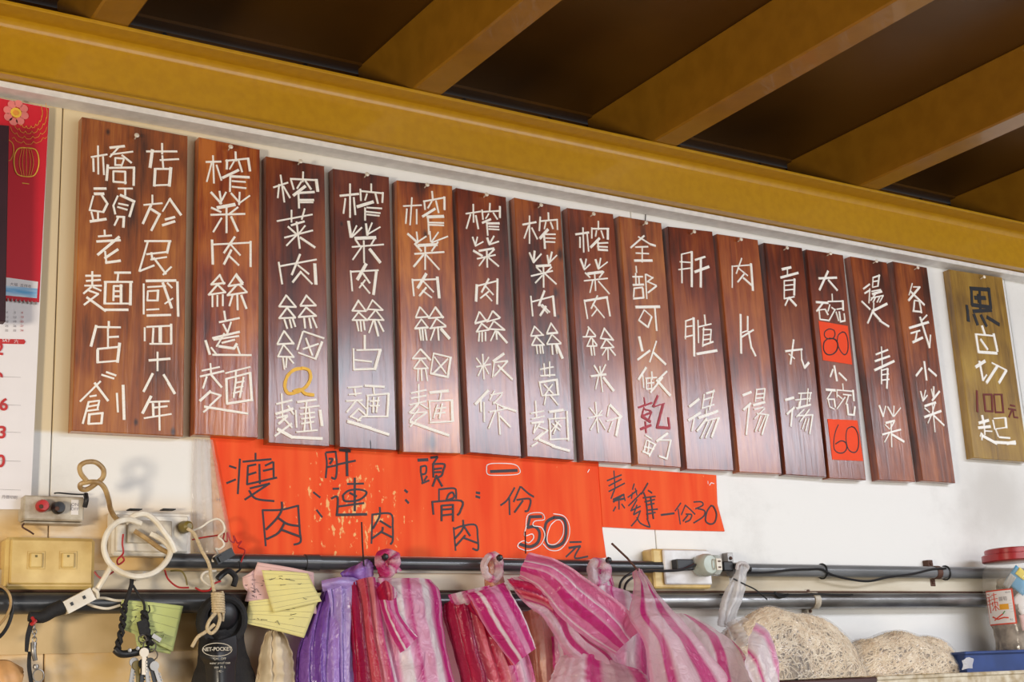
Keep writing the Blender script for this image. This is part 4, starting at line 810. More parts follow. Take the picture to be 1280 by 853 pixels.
for i, (px, py, ang, m) in enumerate([(166,838,-.15,'steel'),(172,842,.1,'olive'),(178,840,-.05,'black'),(184,845,.12,'steel'),(190,838,.25,'black'),(196,842,.35,'steel'),(180,826,.0,'gilt')]):
    c0 = P(px, py, .058+.002*i); ux = V(math.sin(ang), 0, -math.cos(ang)); n = V(math.cos(ang), 0, math.sin(ang))
    mb = MB().lathe([(0.0062,-.0009),(0.0065,0),(0.0062,.0009)], c0 - ux*0.010, (0,1,0), 14)
    mb.obox(c0 + ux*0.006, ux*0.012, V(0,.0008,0), n*0.0026)
    for k in range(4): mb.obox(c0 + ux*(0.002+0.004*k) + n*0.003, ux*0.0012, V(0,.0008,0), n*0.0012)
    mb.build('key', M[m if m != 'gilt' else 'nail'], t)
# green receipt behind the keys
M['receiptgreen'] = mat('pale_green_receipt', (0.55, 0.60, 0.20), 0.7, col2=(0.48, 0.54, 0.22), scale=18)
M['receiptyellow'] = mat('pale_yellow_receipt', (0.80, 0.70, 0.26), 0.7, col2=(0.70, 0.62, 0.26), scale=18)
M['receiptpink'] = mat('pale_pink_receipt', (0.78, 0.50, 0.46), 0.7, col2=(0.72, 0.45, 0.42), scale=18)
def slip(parent, quad, d, m, name, lines, seed, curl=0.006):
    q = [P(x, y, d) for x, y in quad]; mid = lambda a, b, o: (a+b)/2 + V(0, -o, 0)
    rows = [[q[0], mid(q[0], q[1], curl), q[1]], [mid(q[0], q[3], -curl*.4), (q[0]+q[1]+q[2]+q[3])/4 + V(0,-curl*.8,0), mid(q[1], q[2], -curl*.2)], [q[3], mid(q[3], q[2], curl*.6), q[2]]]
    o = MB().sheet(rows, 12, 12, wr=0.0006, seed=seed).build(name, m, parent, smooth='all', solid=0.0004)
    rr = random.Random(seed); ux = (q[1]-q[0]); uz = (q[3]-q[0])
    cols = [smoothpts(r, 8) for r in rows]
    def pt(u, v):
        r3 = [c[min(int(u*(len(c)-1)), len(c)-1)] for c in cols]; L = smoothpts(r3, 8); return L[min(int(v*(len(L)-1)), len(L)-1)]
    mb = MB()
    for k in range(lines):
        v = 0.16 + 0.74*k/max(lines-1, 1)
        a = pt(0.08, v); b = pt(0.92, v)
        pts = [pt(0.06+0.11*i, v) + V(0,-.0012,0) for i in range(9)]
        for p_, r_ in zip(pts[:-1], pts[1:]): mb.tube([p_, r_], 0.00013, 3, smooth=0)
    mb.build('printed_line', M['inkgrey'], o)
    mb = MB()
    for k in range(9):
        u = rr.uniform(.15,.7); v = rr.uniform(.2,.8); c0 = pt(u, v) + V(0,-.0016,0)
        mb.tube([c0, c0 + V(rr.uniform(-.004,.006),0,rr.uniform(-.003,.003)), c0 + V(rr.uniform(0,.009),0,rr.uniform(-.004,.003))], 0.00035, 4, smooth=0)
    mb.build('handwriting', M['marker'], o)
    return o
g = slip(None, [(152,750),(229,758),(216,815),(151,786)], .047, M['receiptgreen'], 'receipt', 5, 11); tag(g, 'green-yellow receipt hanging behind the bunch of keys', 'receipt')
g = slip(None, [(168,786),(222,772),(213,818),(172,812)], .043, M['receiptgreen'], 'receipt', 4, 12); tag(g, 'lower green receipt half hidden behind the keys', 'receipt')
# receipts pinned over the pipe
R_ = [([(322,703),(392,716),(396,768),(306,752)], .050, 'receiptpink', 'pink receipt at the back of the pinned receipts', 3, 21),
      ([(311,752),(402,741),(380,798),(308,780)], .054, 'receiptyellow', 'yellowish receipt hanging lowest of the pinned receipts', 6, 22),
      ([(303,722),(318,712),(330,770),(305,735)], .046, 'receiptpink', 'narrow pink receipt edge left of the pinned receipts', 2, 24),
      ([(327,713),(385,717),(402,752),(342,766)], .062, 'receiptyellow', 'yellow receipt on top of the pinned receipts', 7, 23)]
for q, d, m, lab, ln, sd in R_: tag(slip(None, q, d, M[m], 'receipt', ln, sd), lab, 'receipt', 'receipts pinned over the pipe')
# cream cloth bag below the receipts
M['creamcloth'] = mat('cream_cloth', (0.72, 0.60, 0.42), 0.7, scale=25, bump=0.4, col2=(0.55, 0.42, 0.26))
t = tag(MB().sheet([[P(333,790,.030),P(342,788,.036),P(352,790,.030)],[P(326,812,.03),P(343,808,.055),P(363,815,.03)],[P(322,835,.03),P(344,835,.062),P(366,836,.03)],[P(318,866,.03),P(344,868,.05),P(368,866,.03)]], 30, 26, fold=0.0035, nf=3, wr=0.002, seed=4).build('cloth_bag', M['creamcloth'], smooth='all', solid=0.001), 'cream cloth bag hanging below the receipts', 'bag')

# black clip connectors, round black case with printed pouch, cream rope
t = thing('clip_connector', P(279, 700, .05), 'small black clip connector on the thin white wire', 'connector')
a_, b_ = P(269, 702, .05), P(290, 690, .05); u = (b_-a_)/2; n = V(-u.z, 0, u.x).normalized()
MB().obox((a_+b_)/2, u, n*0.0058, V(0,.005,0)).build('body', M['black'], t)
MB().obox((a_+b_)/2 - u*.5 + V(0,-.006,0), u*.25, n*0.0040, V(0,.002,0)).build('catch', M['black'], t)
t = thing('buckle', P(284, 730, .05), 'black plastic buckle above the round black case', 'buckle')
MB().tube([P(272,724,.05),P(278,718,.05),P(286,714,.052),P(294,722,.05),P(292,733,.05)], 0.0042, 8).build('buckle', M['black'], t, smooth=True)
MB().tube([P(300,703,.045),P(300,712,.046),P(292,718,.05)], 0.0016, 6).build('cord', M['black'], t, smooth=True)
t = thing('equipment_pouch', P(278, 862, .05), 'black pouch printed NET-POCKET with a round black cap', 'pouch')
cc = P(274, 772, .062)
prof = [(0.0185,0.0),(0.032,0.002),(0.0365,0.008),(0.0372,0.014),(0.0345,0.019),(0.0300,0.0205),(0.0262,0.019),(0.0240,0.012)]
k = MB().lathe(prof, P(273, 776, .045), (0.05,-1,-0.12), 36).build('rim', M['blackcloth'], t, smooth=True)
MB().lathe([(0.0240,0.004),(0.0225,0.012),(0.017,0.018),(0.008,0.0215),(0.0005,0.022)], P(275, 768, .046), (0.05,-1,-0.12), 30).build('lens_cap', M['black'], t, smooth=True)
MB().sheet([[P(250,784,.03),P(274,788,.06),P(304,780,.03)],[P(248,812,.03),P(275,812,.072),P(306,808,.03)],[P(246,832,.03),P(276,832,.074),P(314,832,.03)],[P(238,866,.03),P(278,866,.065),P(322,866,.03)]], 24, 24, wr=0.0012, seed=9).build('pouch', M['blackcloth'], t, smooth='all', solid=0.001)
bd = MB().sheet([[P(252,795,.055),P(272,800,.070),P(296,793,.060)],[P(250,820,.060),P(272,822,.079),P(297,818,.064)],[P(258,846,.060),P(276,849,.076),P(294,844,.062)]], 20, 20).build('printed_body', M['black'], t, smooth='all', solid=0.001)
silver = mat('silver_lettering', (0.62, 0.55, 0.42), 0.4)
text_on('NET-POCKET', 0.0068, P(271.5, 812, .0800), silver, bd, 'lettering', bold=0.00012)
MB().tube([P(271.5+18.5*math.cos(a), 812.5+8.2*math.sin(a), .0795) for a in [i*.2618 for i in range(24)]], 0.00055, 5, closed=True, smooth=0).build('oval_outline', silver, bd)
for i, s_ in enumerate(('ON . OFF', 'water proof case', 'size  M  L', '- 42 -')): text_on(s_, 0.0042, P(275, 824+i*5.2, .0800), silver, bd, 'lettering')
t = thing('rope', P(266, 800, .08), 'cream rope tied in a coiled knot in front of the black case', 'rope')
MB().tube([P(234,661,.050),P(243,668,.054),P(252,688,.062),P(261,705,.070),P(264,722,.080),P(268,740,.085)], 0.0024, 8).build('strand', M['rope'], t, smooth=True)
pts = []
for i in range(60):
    a = i*0.85; pts.append(P(272 + 0.02*i, 741 + i*0.42, .092) + V(math.cos(a)*0.0072, math.sin(a)*0.0072, 0))
MB().tube(pts, 0.0021, 6, smooth=3).build('coil', M['rope'], t, smooth=True)
MB().tube([P(271,765,.094),P(262,776,.098),P(259,786,.10),(P(264,792,.10)),P(271,786,.10),P(275,774,.098),P(273,766,.094)], 0.0024, 8).build('loop', M['rope'], t, smooth=True)
MB().tube([P(268,781,.098),P(256,791,.098),P(247,797,.095),P(240,809,.09)], 0.0024, 8).build('tail', M['rope'], t, smooth=True)
MB().tube([P(279,766,.092),P(278,777,.092)], 0.0024, 8).build('tail', M['rope'], t, smooth=True)
# film sheet between white panel and red sign
M['clearfilm'] = film('milky_clear_film', [(0.0,(0.75,0.70,0.70)),(0.6,(0.78,0.74,0.72)),(1.0,(0.78,0.60,0.45))], alpha=0.42, rough=0.2, transl=0.4)
t = thing('plastic_sheet', P(255, 705, 0.001), 'milky plastic sheet on the wall left of the red sign', 'plastic sheet')
MB().sheet([[P(242,548,.003),P(253,549,.010),P(266,550,.003)],[P(240,600,.003),P(255,600,.012),P(276,600,.004)],[P(241,650,.003),P(258,650,.010),P(286,650,.005)],[P(243,690,.003),P(262,692,.010),P(293,691,.005)]], 20, 30, fold=0.0015, nf=3, wr=0.0008, seed=5).build('sheet', M['clearfilm'], t, smooth='all')
MB().prism([(p.x, p.z) for p in [P(*p, .0009) for p in [(263,560),(285,560),(290,692),(268,692)]]], 0.0002, 0.0009).build('paper_strip', M['tape'], t)
text_on('H', 0.0085, P(273, 625, .0105), M['inkgrey'], t, 'lettering')

# ------------------------------------------------------------------ carrier bags
WH, LP, MG, DR, RD = (0.98,0.91,0.94), (0.88,0.42,0.62), (0.68,0.035,0.27), (0.36,0.008,0.08), (0.64,0.02,0.09)
def stripes(seq):
    return list(seq)
M['pinkA'] = film('pink_striped_film_wide', stripes([(0,MG),(.08,MG),(.11,LP),(.2,LP),(.24,WH),(.34,WH),(.37,LP),(.46,MG),(.50,LP),(.62,LP),(.66,WH),(.74,WH),(.78,LP),(.84,MG),(.90,MG),(.93,LP),(1,MG)]), alpha=0.96)
M['pinkB'] = film('pink_striped_film_narrow', stripes([(0,LP),(.12,MG),(.30,MG),(.34,WH),(.40,WH),(.44,MG),(.62,(.80,.14,.40)),(.66,LP),(.76,LP),(.80,MG),(.94,MG),(.97,WH),(1,WH)]), alpha=0.94)
M['pinkC'] = film('rose_film_with_fine_bands', [(0,(.84,.34,.54)),(.09,(.84,.34,.54)),(.11,WH),(.15,(.80,.22,.45)),(.27,(.82,.28,.48)),(.29,MG),(.42,MG),(.44,(.88,.50,.66)),(.50,(.80,.20,.44)),(.60,(.78,.14,.38)),(.62,WH),(.66,(.85,.38,.56)),(.70,(.80,.18,.38)),(.88,(.78,.16,.34)),(.92,(.86,.42,.56)),(1,(.84,.34,.48))], alpha=0.92, transl=0.5, rough=0.2)
M['redfold'] = film('red_folded_film', stripes([(0,DR),(.25,RD),(.42,DR),(.5,(.85,.16,.20)),(.60,RD),(.70,(.9,.35,.38)),(.78,MG),(.86,WH),(.93,LP),(1,MG)]), alpha=0.97)
M['palepink'] = film('pale_pink_film', stripes([(0,LP),(.10,(.88,.45,.60)),(.14,(.86,.62,.72)),(.30,(.86,.62,.70)),(.34,MG),(.44,MG),(.48,(.88,.60,.70)),(.66,(.88,.64,.72)),(.70,MG),(.80,MG),(.84,(.88,.66,.74)),(1,(.88,.62,.70))]), alpha=0.80, transl=0.5)
M['crosspink'] = film('pink_banded_clear_film', stripes([(0,(.85,.68,.72)),(.36,(.85,.68,.72)),(.40,MG),(.52,MG),(.56,(.84,.68,.70)),(.80,(.84,.72,.72)),(.84,MG),(.92,MG),(1,(.86,.80,.82))]), alpha=0.72, transl=0.5)
M['purple'] = film('purple_film', stripes([(0,(.16,.05,.36)),(.22,(.32,.14,.60)),(.40,(.22,.08,.46)),(.55,(.50,.30,.78)),(.72,(.40,.20,.66)),(.85,(.56,.38,.82)),(1,(.20,.07,.40))]), alpha=0.97, transl=0.3)
M['purplelight'] = film('lilac_film', [(0,(.52,.36,.82)),(1,(.60,.46,.86))], alpha=0.97, transl=0.3)
M['orangefilm'] = film('orange_tinted_film', [(0,(.45,.18,.12)),(.3,(.80,.36,.20)),(.55,(.88,.56,.40)),(1,(.50,.14,.14))], alpha=0.97, transl=0.3)
M['whitefilm'] = film('white_plastic_film', [(0,(.82,.80,.80)),(1,(.88,.86,.86))], alpha=0.82, transl=0.4)

def rows(*rs): return [[P(*p) for p in r] for r in rs]
def ring_loop(cx_, cy, wx, wy, d, m, parent, seed, inner=0.45):
    rnd = random.Random(seed); n = 28; mb = MB(); vs = []; uvs = []
    for j, (s_, dd) in enumerate(((1.0, 0), (0.86, .008), (0.66, .010), (inner, .003), (inner*.8, -.006))):
        for i in range(n):
            a = 2*math.pi*i/n; k = 1 + 0.05*math.sin(3*a+seed) + 0.03*math.sin(7*a+seed*2)
            low = 1.25 if math.sin(a) > 0 else 1.0
            p = P(cx_ + wx*s_*k*math.cos(a), cy + wy*low*s_*k*math.sin(a), d)
            vs.append(p + V(0, -(dd + rnd.uniform(-.0014,.0014)), 0)); uvs.append((abs(i/n*2-1), j/4))
    mb.add(vs, [[j*n+i, j*n+(i+1) % n, (j+1)*n+(i+1) % n, (j+1)*n+i] for j in range(4) for i in range(n)], uvs)
    return mb.build('loop', m, parent, smooth='all')
M['loopred'] = film('crimson_and_pink_loop_film', [(0,(.86,.55,.68)),(.16,(.60,.02,.16)),(.45,(.72,.05,.25)),(.62,(.90,.70,.78)),(.75,(.70,.05,.28)),(1,(.88,.62,.72))], alpha=0.97, wrinkle=90)
M['loopwhite'] = film('white_and_pink_loop_film', [(0,(.90,.80,.84)),(.30,(.92,.84,.87)),(.42,(.72,.10,.35)),(.55,(.90,.78,.82)),(.8,(.90,.80,.84)),(1,(.70,.30,.45))], alpha=0.97, wrinkle=90)
def bolt(px, py, d, label):
    t = thing('wall_bolt', P(px, py, 0.03), label, 'bolt')
    MB().tube([P(px+3, py+8, 0.034), P(px, py, d)], 0.0022, 8, smooth=0).build('shank', M['black'], t)
    MB().lathe([(0.0035,0),(0.0050,0.001),(0.0050,0.006),(0.0035,0.008),(0.0022,0.0085)], P(px, py, d), (0,-1,0.05), 6).build('head', M['black'], t)
bolt(480, 697, .085, 'black bolt through the loop of the red and pink bag bundle')
bolt(623, 698, .085, 'black bolt through the loop of the middle pink bag bundle')
bolt(759, 701, .085, 'black bolt through the loop of the right pink bag bundle')

# purple bags
t = thing('plastic_bag', P(415, 862, .04), 'bundle of purple plastic bags beside the receipts', 'bag')
MB().sheet(rows([(402,742,.035),(412,726,.05),(428,722,.055),(446,728,.05)],[(380,790,.035),(400,770,.055),(425,765,.065),(452,770,.05)],[(370,820,.03),(395,815,.06),(425,812,.07),(455,815,.05)],[(369,870,.03),(395,870,.06),(425,870,.07),(458,870,.05)]), 60, 40, fold=0.0045, nf=5, wr=0.001, seed=1).build('body', M['purple'], t, smooth='all')
MB().sheet(rows([(403,727,.06),(425,722,.065),(446,727,.062)],[(410,745,.062),(428,740,.072),(448,742,.066)],[(414,790,.058),(428,795,.075),(444,800,.065)],[(418,870,.055),(430,870,.074),(440,870,.065)]), 40, 30, fold=0.003, nf=3, wr=0.001, seed=2).build('front_fold', M['purplelight'], t, smooth='all')
MB().sheet(rows([(402,726,.058),(424,722,.07),(448,722,.06)],[(402,732,.066),(424,728,.08),(448,730,.07)],[(404,740,.058),(424,736,.068),(450,741,.06)]), 24, 14, wr=0.001, seed=6).build('top_fold', M['purplelight'], t, smooth='all')
MB().sheet(rows([(432,712,.04),(446,706,.05),(458,699,.045)],[(424,718,.05),(446,715,.068),(466,706,.055)],[(432,727,.045),(450,726,.06),(466,722,.045)]), 30, 16, fold=0.003, nf=2, wr=0.0015, seed=3).build('handle', M['purple'], t, smooth='all')
tag(MB().tube([P(452,653,.055), P(453,680,.055), P(455,712,.06)], 0.0012, 8, smooth=0).build('skewer', M['black']), 'thin black wire standing up in front of the long red sign', 'wire')

tag(MB().tube([P(656.5,665,.09), P(657,692,.10)], 0.0011, 8, smooth=0).build('skewer', M['black']), 'short black wire standing up in front of the outlined 50', 'wire')

# red and pink bundle
t = thing('plastic_bag', P(500, 864, .05), 'bundle of folded red and pink striped bags on the left bolt', 'bag')
ring_loop(484, 702, 16, 16.5, .062, M['loopred'], t, 3, .28)
MB().sheet(rows([(472,690,.055),(480,687,.058),(490,691,.055)],[(470,705,.055),(482,706,.064),(498,708,.055)],[(474,722,.055),(486,720,.066),(502,714,.052)]), 20, 14, fold=0.001, nf=2, wr=0.002, seed=7).build('loop_back', M['redfold'], t, smooth='all')
MB().sheet(rows([(472,722,.06),(500,723,.072),(525,723,.07),(538,725,.06)],[(470,735,.075),(500,736,.092),(530,740,.088),(550,742,.065)],[(474,770,.078),(505,772,.094),(535,776,.090),(553,780,.066)],[(476,815,.078),(512,818,.094),(545,820,.09),(560,822,.066)],[(480,872,.078),(520,872,.092),(552,872,.088),(571,872,.066)]), 50, 40, fold=0.0006, nf=3, wr=0.0016, seed=8).build('body', M['pinkA'], t, smooth='all')
MB().sheet(rows([(424,742,.05),(440,729,.07),(460,722,.075),(480,724,.07)],[(428,760,.055),(445,752,.082),(464,748,.088),(484,750,.08)],[(432,800,.055),(450,800,.085),(470,800,.092),(492,802,.082)],[(436,872,.055),(456,872,.085),(482,872,.095),(508,872,.082)]), 70, 36, fold=0.0042, nf=5, wr=0.0006, seed=9, uvrange=(0,1)).build('red_side', M['redfold'], t, smooth='all')
MB().sheet(rows([(472,742,.088),(482,737,.10),(496,744,.092)],[(476,760,.092),(486,762,.106),(500,768,.096)],[(486,790,.095),(498,788,.108),(514,788,.098)],[(500,817,.095),(510,810,.106),(522,796,.098)]), 24, 24, wr=0.001, seed=10).build('flap', M['pinkB'], t, smooth='all')
MB().sheet(rows([(470,738,.086),(482,726,.10),(497,740,.088)],[(474,752,.09),(486,742,.112),(496,748,.092)],[(478,756,.088),(486,753,.10),(495,751,.09)]), 18, 12, wr=0.0008, seed=11).build('curl', M['redfold'], t, smooth='all')

# middle pink bundle
t = thing('plastic_bag', P(620, 864, .05), 'bundle of pink striped bags with a stiff folded strip on the middle bolt', 'bag')
ring_loop(615, 708, 14, 18, .062, M['loopwhite'], t, 5, .5)
MB().sheet(rows([(606,700,.05),(615,697,.055),(624,700,.05)],[(605,716,.05),(616,716,.06),(628,716,.05)],[(606,740,.05),(618,742,.07),(634,740,.055)]), 20, 14, fold=0.0015, nf=2, wr=0.0016, seed=12).build('loop_back', M['orangefilm'], t, smooth='all')
MB().sheet(rows([(553,758,.045),(575,744,.07),(600,738,.078),(628,736,.07)],[(554,775,.045),(580,765,.075),(608,760,.085),(640,758,.07)],[(566,815,.045),(590,810,.08),(622,808,.088),(655,806,.07)],[(578,872,.045),(605,872,.08),(640,872,.088),(672,872,.07)]), 70, 40, fold=0.0035, nf=6, wr=0.0006, seed=13).build('body', M['redfold'], t, smooth='all')
MB().sheet(rows([(582,742,.085),(602,738,.10),(632,728,.09)],[(590,752,.098),(612,748,.116),(640,744,.10)],[(610,790,.10),(630,780,.118),(655,772,.10)],[(643,833,.098),(655,822,.112),(670,811,.10)]), 36, 30, fold=0.0006, nf=2, wr=0.0008, seed=14).build('strip', M['pinkB'], t, smooth='all')
MB().sheet(rows([(578,752,.07),(586,748,.085),(592,750,.09)],[(592,775,.075),(600,772,.092),(608,770,.096)],[(612,805,.078),(622,800,.095),(632,800,.098)],[(634,833,.08),(640,832,.095),(645,832,.098)]), 18, 24, fold=0.001, nf=2, seed=15).build('strip_edge', M['redfold'], t, smooth='all')
MB().sheet(rows([(560,744,.06),(585,738,.078),(612,732,.082)],[(566,756,.062),(590,750,.09),(618,744,.09)],[(580,766,.05),(600,764,.07),(622,760,.07)]), 30, 14, wr=0.0012, seed=16).build('shoulder', M['pinkA'], t, smooth='all')
# orange tinted bags behind
t = tag(MB().sheet(rows([(650,768,.035),(668,762,.05),(690,770,.035)],[(655,800,.04),(675,798,.058),(692,800,.04)],[(665,872,.04),(680,872,.058),(698,872,.04)]), 40, 26, fold=0.0028, nf=3, wr=0.0008, seed=17).build('plastic_bag', M['orangefilm'], smooth='all'), 'orange tinted bag between the middle and right pink bundles', 'bag')

# right pink bundle: wide slanting striped sheet
t = thing('plastic_bag', P(745, 864, .05), 'pink striped bags with a broad slanting sheet, hanging on the right bolt', 'bag')
ring_loop(748, 714, 15, 17, .062, M['loopwhite'], t, 8, .3)
MB().sheet(rows([(742,704,.05),(750,701,.056),(760,706,.05)],[(740,718,.05),(752,718,.062),(763,718,.05)],[(740,735,.05),(756,734,.066),(768,733,.05)]), 20, 14, fold=0.001, nf=2, wr=0.0025, seed=18).build('loop_back', M['pinkA'], t, smooth='all')
MB().sheet(rows([(732,738,.05),(755,732,.07),(780,738,.068),(806,750,.05)],[(728,765,.055),(755,760,.078),(785,762,.075),(812,770,.05)],[(706,815,.055),(745,812,.08),(785,812,.08),(812,815,.05)],[(694,872,.05),(735,872,.08),(785,872,.08),(815,872,.05)]), 50, 34, fold=0.0014, nf=4, wr=0.0014, seed=19).build('body', M['pinkA'], t, smooth='all')
MB().sheet(rows([(690,796,.052),(700,796,.058),(718,800,.06),(735,808,.055)],[(692,830,.052),(705,830,.06),(722,830,.062),(740,835,.055)],[(694,872,.05),(708,872,.06),(724,872,.06),(745,872,.055)]), 24, 20, fold=0.001, nf=3, wr=0.001, seed=20).build('side_panel', M['pinkA'], t, smooth='all')
# slanting sheet: u across its width (lower left to upper right), v along it
MB().sheet(rows([(649,722,.10),(653,706,.115),(661,691,.105)],[(672,738,.115),(690,716,.135),(700,702,.12)],[(700,772,.118),(722,746,.14),(745,732,.125)],[(735,800,.115),(758,776,.135),(784,762,.12)],[(768,818,.105),(782,804,.12),(799,790,.11)]), 40, 50, fold=0.0008, nf=2, wr=0.0013, seed=21).build('slanting_sheet', M['pinkC'], t, smooth='all')
MB().sheet(rows([(634,728,.085),(640,722,.09),(655,722,.09)],[(655,755,.098),(668,742,.11),(686,735,.10)],[(680,775,.105),(700,762,.118),(712,755,.105)],[(705,815,.10),(720,800,.115),(730,790,.10)],[(745,862,.09),(760,845,.10),(775,830,.09)]), 36, 40, fold=0.002, nf=2, wr=0.002, seed=22).build('twisted_handle', M['palepink'], t, smooth='all')
MB().sheet(rows([(634,724,.10),(645,738,.11),(662,757,.10)],[(662,728,.11),(672,745,.12),(684,765,.105)],[(684,733,.108),(688,752,.12),(694,775,.105)]), 20, 20, wr=0.0012, seed=23).build('folded_corner', M['redfold'], t, smooth='all')
MB().sheet(rows([(700,822,.085),(730,812,.10),(765,826,.095),(800,838,.085)],[(690,845,.09),(725,838,.115),(770,845,.11),(812,850,.09)],[(685,872,.09),(725,872,.115),(775,872,.11),(815,872,.09)]), 50, 24, fold=0.002, nf=4, wr=0.0018, seed=24).build('crumpled_film', M['crosspink'], t, smooth='all')

# big pale pink bag hooked on the rod
t = thing('plastic_bag', P(870, 866, .05), 'large pale pink carrier bag with pink bands hooked on the slanting rod', 'bag')
MB().sheet(rows([(791,716,0.076),(796,711,0.080),(802,712,0.075)],[(792,735,0.097),(806,735,0.112),(824,745,0.113)],[(786,772,0.137),(812,768,0.168),(850,772,0.152)],[(805,805,0.173),(836,802,0.215),(880,808,0.191)],[(815,872,0.195),(855,872,0.240),(925,872,0.210)]), 56, 50, fold=0.0022, nf=3, wr=0.0014, seed=25).build('front', M['palepink'], t, smooth='all')
MB().sheet(rows([(846,767,0.122),(858,768,0.128),(872,776,0.132)],[(855,790,0.152),(880,782,0.158),(905,795,0.157)],[(865,815,0.179),(900,805,0.193),(930,815,0.179)],[(880,872,0.190),(915,872,0.220),(955,872,0.190)]), 44, 34, fold=0.0018, nf=2, wr=0.0014, seed=26).build('back', M['crosspink'], t, smooth='all')
MB().sheet(rows([(932,835,0.240),(936,802,0.220),(945,778,0.189)],[(938,850,0.240),(950,815,0.244),(962,790,0.202)],[(948,872,0.240),(962,850,0.250),(973,822,0.237)],[(965,880,0.240),(972,872,0.245),(974,845,0.240)]), 30, 26, fold=0.0016, nf=2, wr=0.0012, seed=27).build('handle', film('pink_edged_handle_film', [(0,(.9,.84,.86)),(.25,(.9,.84,.86)),(.32,MG),(.40,(.92,.86,.88)),(.7,(.92,.86,.88)),(.8,(.88,.30,.55)),(1,(.92,.85,.88))], alpha=0.93), t, smooth='all')
tag(MB().tube([P(765,680,.10), P(784,698,.09), P(799,715,.08)], 0.0018, 8, smooth=0).build('metal_rod', M['rust']), 'thin dark metal rod slanting out above the pale pink bag', 'rod')
tag(MB().tube([P(*p) for p in [(774,741,.05),(776,728,.055),(785,719,.058),(798,716,.055),(804,724,.05),(800,742,.05),(790,750,.05)]], 0.0020, 8).build('cable', M['black'], smooth=True), 'loop of black cable behind the rod, outer coil', 'cable')
tag(MB().tube([P(*p) for p in [(780,744,.045),(782,731,.05),(790,723,.054),(800,722,.05),(806,732,.045),(804,746,.045)]], 0.0020, 8).build('cable', M['black'], smooth=True), 'loop of black cable behind the rod, inner coil', 'cable')

# ------------------------------------------------------------------ right socket with adapter plug and white strip
t = thing('wall_socket', P(855, 736, 0), 'square white socket on a yellowed box, at the end of the left pipe', 'socket')
boxpx(815, 686, 890, 736, 0, 0.030, 0.003).build('box', M['cream'], t)
boxpx(829, 687, 891, 731, 0.030, 0.036, 0.002).build('faceplate', M['coolwhite'], t)
bx = boxpx(846, 699, 868, 713, 0.036, 0.052, 0.0015).build('plug', M['black'], t)
t = thing('adapter_plug', P(888, 722, .04), 'round-cornered pale green adapter plug with two slots', 'adapter')
c0 = P(886, 707, .055)
MB().lathe([(0.0150,-0.018),(0.0185,-0.012),(0.0195,0),(0.0185,0.010),(0.0150,0.015),(0.0020,0.016)], c0 + V(-.008,0,0), (0,-1,0), 28).build('body', mat('pale_green_plastic', (0.50,0.56,0.50), 0.35, col2=(0.40,0.45,0.38)), t, smooth=True)
MB().box(tuple(c0 + V(-.002,-.016,-.0165)), tuple(c0 + V(.020,.014,.0165)), 0.006).build('socket_block', mat('pale_green_plastic_light', (0.58,0.63,0.58), 0.35), t)
f = c0 + V(.009,-.0165,0)
MB().box(tuple(f + V(-.006,-.0008,-.010)), tuple(f + V(.006,.001,.010)), 0.0006).build('socket_face', M['whiteplastic'], t)
for dz in (-.005, .005): MB().box(tuple(f + V(-.003,-.0014,dz-.0012)), tuple(f + V(.003,0,dz+.0012))).build('slot', M['rust'], t)
MB().tube([f + V(-.012+.004*math.cos(a),-.0004,.009*math.sin(a)) for a in [i*.5236 for i in range(12)]], 0.0006, 5, closed=True, smooth=0).build('rating_mark', M['greyplastic'], t)
cord([(868,706,.058),(855,712,.062),(835,714,.062),(810,714,.06),(800,716,.058),(792,720,.05)], 0.0022, M['black'], 'black cable from the adapter plug running left')
t = thing('cord_connector', P(922, 718, .04), 'small black cord connector right of the adapter plug', 'connector')
MB().box(tuple(P(905,714,.055)), tuple(P(917,702,.055) + V(0,.012,0)), 0.002).build('body', M['black'], t)
MB().tube([P(915,708,.05), P(925,709,.048), P(937,712,.042)], 0.0052, 10).build('sleeve', M['black'], t, smooth=True)
t = thing('plastic_strip', P(905, 790, .05), 'white plastic film strip knotted round the pipe', 'plastic strip')
MB().sheet(rows([(923,705,.055),(929,706,.06),(935,708,.055)],[(918,722,.06),(926,722,.068),(933,722,.06)],[(914,745,.055),(922,745,.065),(930,742,.056)],[(905,765,.055),(912,768,.062),(920,770,.055)],[(902,780,.055),(908,782,.06),(914,784,.055)]), 16, 30, fold=0.0016, nf=2, wr=0.001, seed=30).build('strand', M['whitefilm'], t, smooth='all')
MB().sheet(rows([(917,718,.055),(922,718,.06),(927,720,.055)],[(905,740,.052),(911,740,.062),(918,742,.052)],[(899,760,.05),(905,762,.06),(911,762,.05)],[(896,782,.05),(902,784,.058),(908,784,.05)]), 16, 24, fold=0.0012, nf=2, wr=0.001, seed=31).build('strand', M['whitefilm'], t, smooth='all')
MB().tube([P(921,712,.060),P(923,705,.064),P(930,704,.064),P(935,709,.060),P(931,716,.058)], 0.0030, 8).build('knot', M['whitefilm'], t, smooth=True)
MB().tube([P(917,724,.066),P(931,731,.064),P(945,738,.056),P(959,750,.05)], 0.0013, 6).build('tie_wire', M['black'], t, smooth=True)

